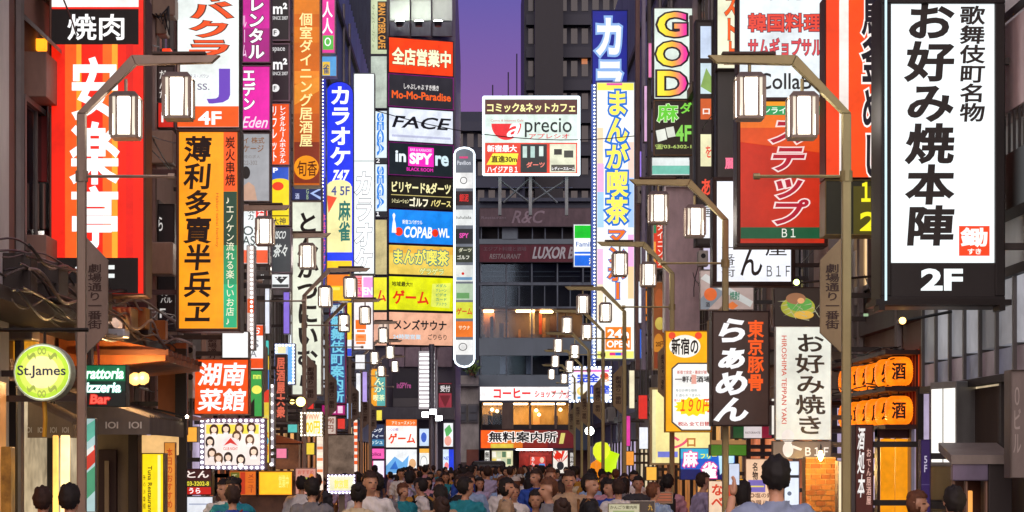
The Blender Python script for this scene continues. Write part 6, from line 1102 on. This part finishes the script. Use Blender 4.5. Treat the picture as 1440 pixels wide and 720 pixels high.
for x, d in order:
    for _ in range(400):
        pi = rnd.randrange(6); sh = rnd.choices(SHIRTS, (10, 6, 2, 2, 3, 3, 4, 2, 7, 1, 1, 2, 1, 1, 2, 2))[0]; hc_ = rnd.choices(HAIRC, (6, 3, 1))[0]; ex = rnd.choices((None, 'backpack', 'cap', 'shoulder_bag'), (6, 2, .3, 2))[0]; bag = rnd.choice(BAGS) if ex in ('backpack', 'shoulder_bag') else None
        fa = rnd.choices(('seen from behind', 'facing the camera', 'turned to the left', 'turned to the right'), (5, 3, 1, 1))[0]
        if ex == 'cap' and protos[pi][1] == 'bun': continue
        kin = protos[pi][1]; hn = {'short': 'short %s hair', 'long': 'long %s hair', 'bob': 'a %s bob', 'bun': '%s hair in a bun'}[kin] % hc_[0]
        lb_ = 'person, %s top, %s%s, %s' % (sh[0], hn, {None: '', 'backpack': ', %s backpack', 'cap': ', pale cap', 'shoulder_bag': ', %s shoulder bag'}[ex] % ((bag[0],) if bag else ()), fa)
        if lb_ not in used: break
    used.add(lb_); src = protos[pi][0]
    if pi in first: o = copy_tree(src); [bpy.data.objects.remove(c) for c in list(o.children) if c.name.split('.')[0] in ('backpack', 'cap', 'shoulder_bag')]
    else: o = src; first.add(pi)
    ORG[o] = Vector()
    if ex: extra(ex, o) if ex not in globals().setdefault('XM', {}) else None
    if ex and ex not in XM: XM[ex] = [c for c in o.children if c.name.split('.')[0] == ex][0].data
    elif ex:
        e2 = bpy.data.objects.new(ex, XM[ex]); COL.objects.link(e2); e2.parent = o
        if ex != 'cap': b = e2.modifiers.new('bevel', 'BEVEL'); b.width = .025; b.segments = 2
    finish(o, None, sh, hc_, hn, ex == 'cap', bag, fa)
    k = rnd.uniform(.96, 1.06) * (.95 if protos[pi][2] else 1.0); rz = {'seen from behind': 180, 'facing the camera': 0, 'turned to the left': -90, 'turned to the right': 90}[fa] + rnd.uniform(-22, 22)
    o.location = (x, d, 0); o.rotation_euler = (0, 0, R(rz)); o.scale = (k, k, k)
    tag(o, lb_, 'person', 'people crowding the street')
# the tall figure in front at the right, one arm raised with a phone
tall = make_person(60, False, .03, armR=((.29, -.1, 1.27), (.24, -.26, 1.50)), hair='short')
d = 15.0; k = 1.14
for ch in tall.children:
    n = ch.name.split('.')[0]
    if n == 'shirt':
        for s in ch.material_slots: s.link = 'OBJECT'; s.material = paint('#8a98b4', .75, 0, .15, 8)
tall.location = (PX(1092, d), d, 0); tall.rotation_euler = (0, 0, R(180 + 200)); tall.scale = (k, k, k)
tall.rotation_euler = (0, 0, R(180))
tag(tall, 'closest tall person in a grey-blue shirt with back turned, one arm raised', 'person')
tm = Matrix.Translation(tall.location) @ Matrix.Rotation(R(180), 4, 'Z') @ Matrix.Scale(k, 4)
hp = tm @ (Vector((.24, -.26, 1.50)) + Vector((-.05, -.16, .23)).normalized() * .1)
ph = thing('smartphone', 'dark smartphone held up by the closest tall person', 'phone', tuple(hp))
mb = MB(); mb.box(hp.x - .04, hp.x + .04, hp.y + .005, hp.y + .014, hp.z - .03, hp.z + .13, paint('#141416', .3, .2)); mb.build('case', ph, bevel=.004)
mb = MB(); mb.box(hp.x - .036, hp.x + .036, hp.y + .003, hp.y + .0045, hp.z - .025, hp.z + .125, emi('#c8d4e8', .8, .3)); mb.build('screen', ph)
# two guests behind the cafe window
for i, (px, pi) in enumerate(((689, 0), (706, 4))):
    o = copy_tree(protos[pi][0]); [bpy.data.objects.remove(c) for c in list(o.children) if c.name.split('.')[0] in ('backpack', 'cap', 'shoulder_bag')]
    for ch in o.children:
        if ch.name.split('.')[0] == 'shirt':
            for s in ch.material_slots: s.link = 'OBJECT'; s.material = paint('#1a1614', .8)
    o.location = (PX(px, 155), 155.3, PZ(603, 155) - .45); o.rotation_euler = (0, 0, R(70 - 150 * i)); o.scale = (1, 1, 1)
    tag(o, ('dark-clad guest at the leftmost pane of the upstairs coffee shop', 'second dark-clad guest in the upstairs coffee shop, right of the first')[i], 'person')
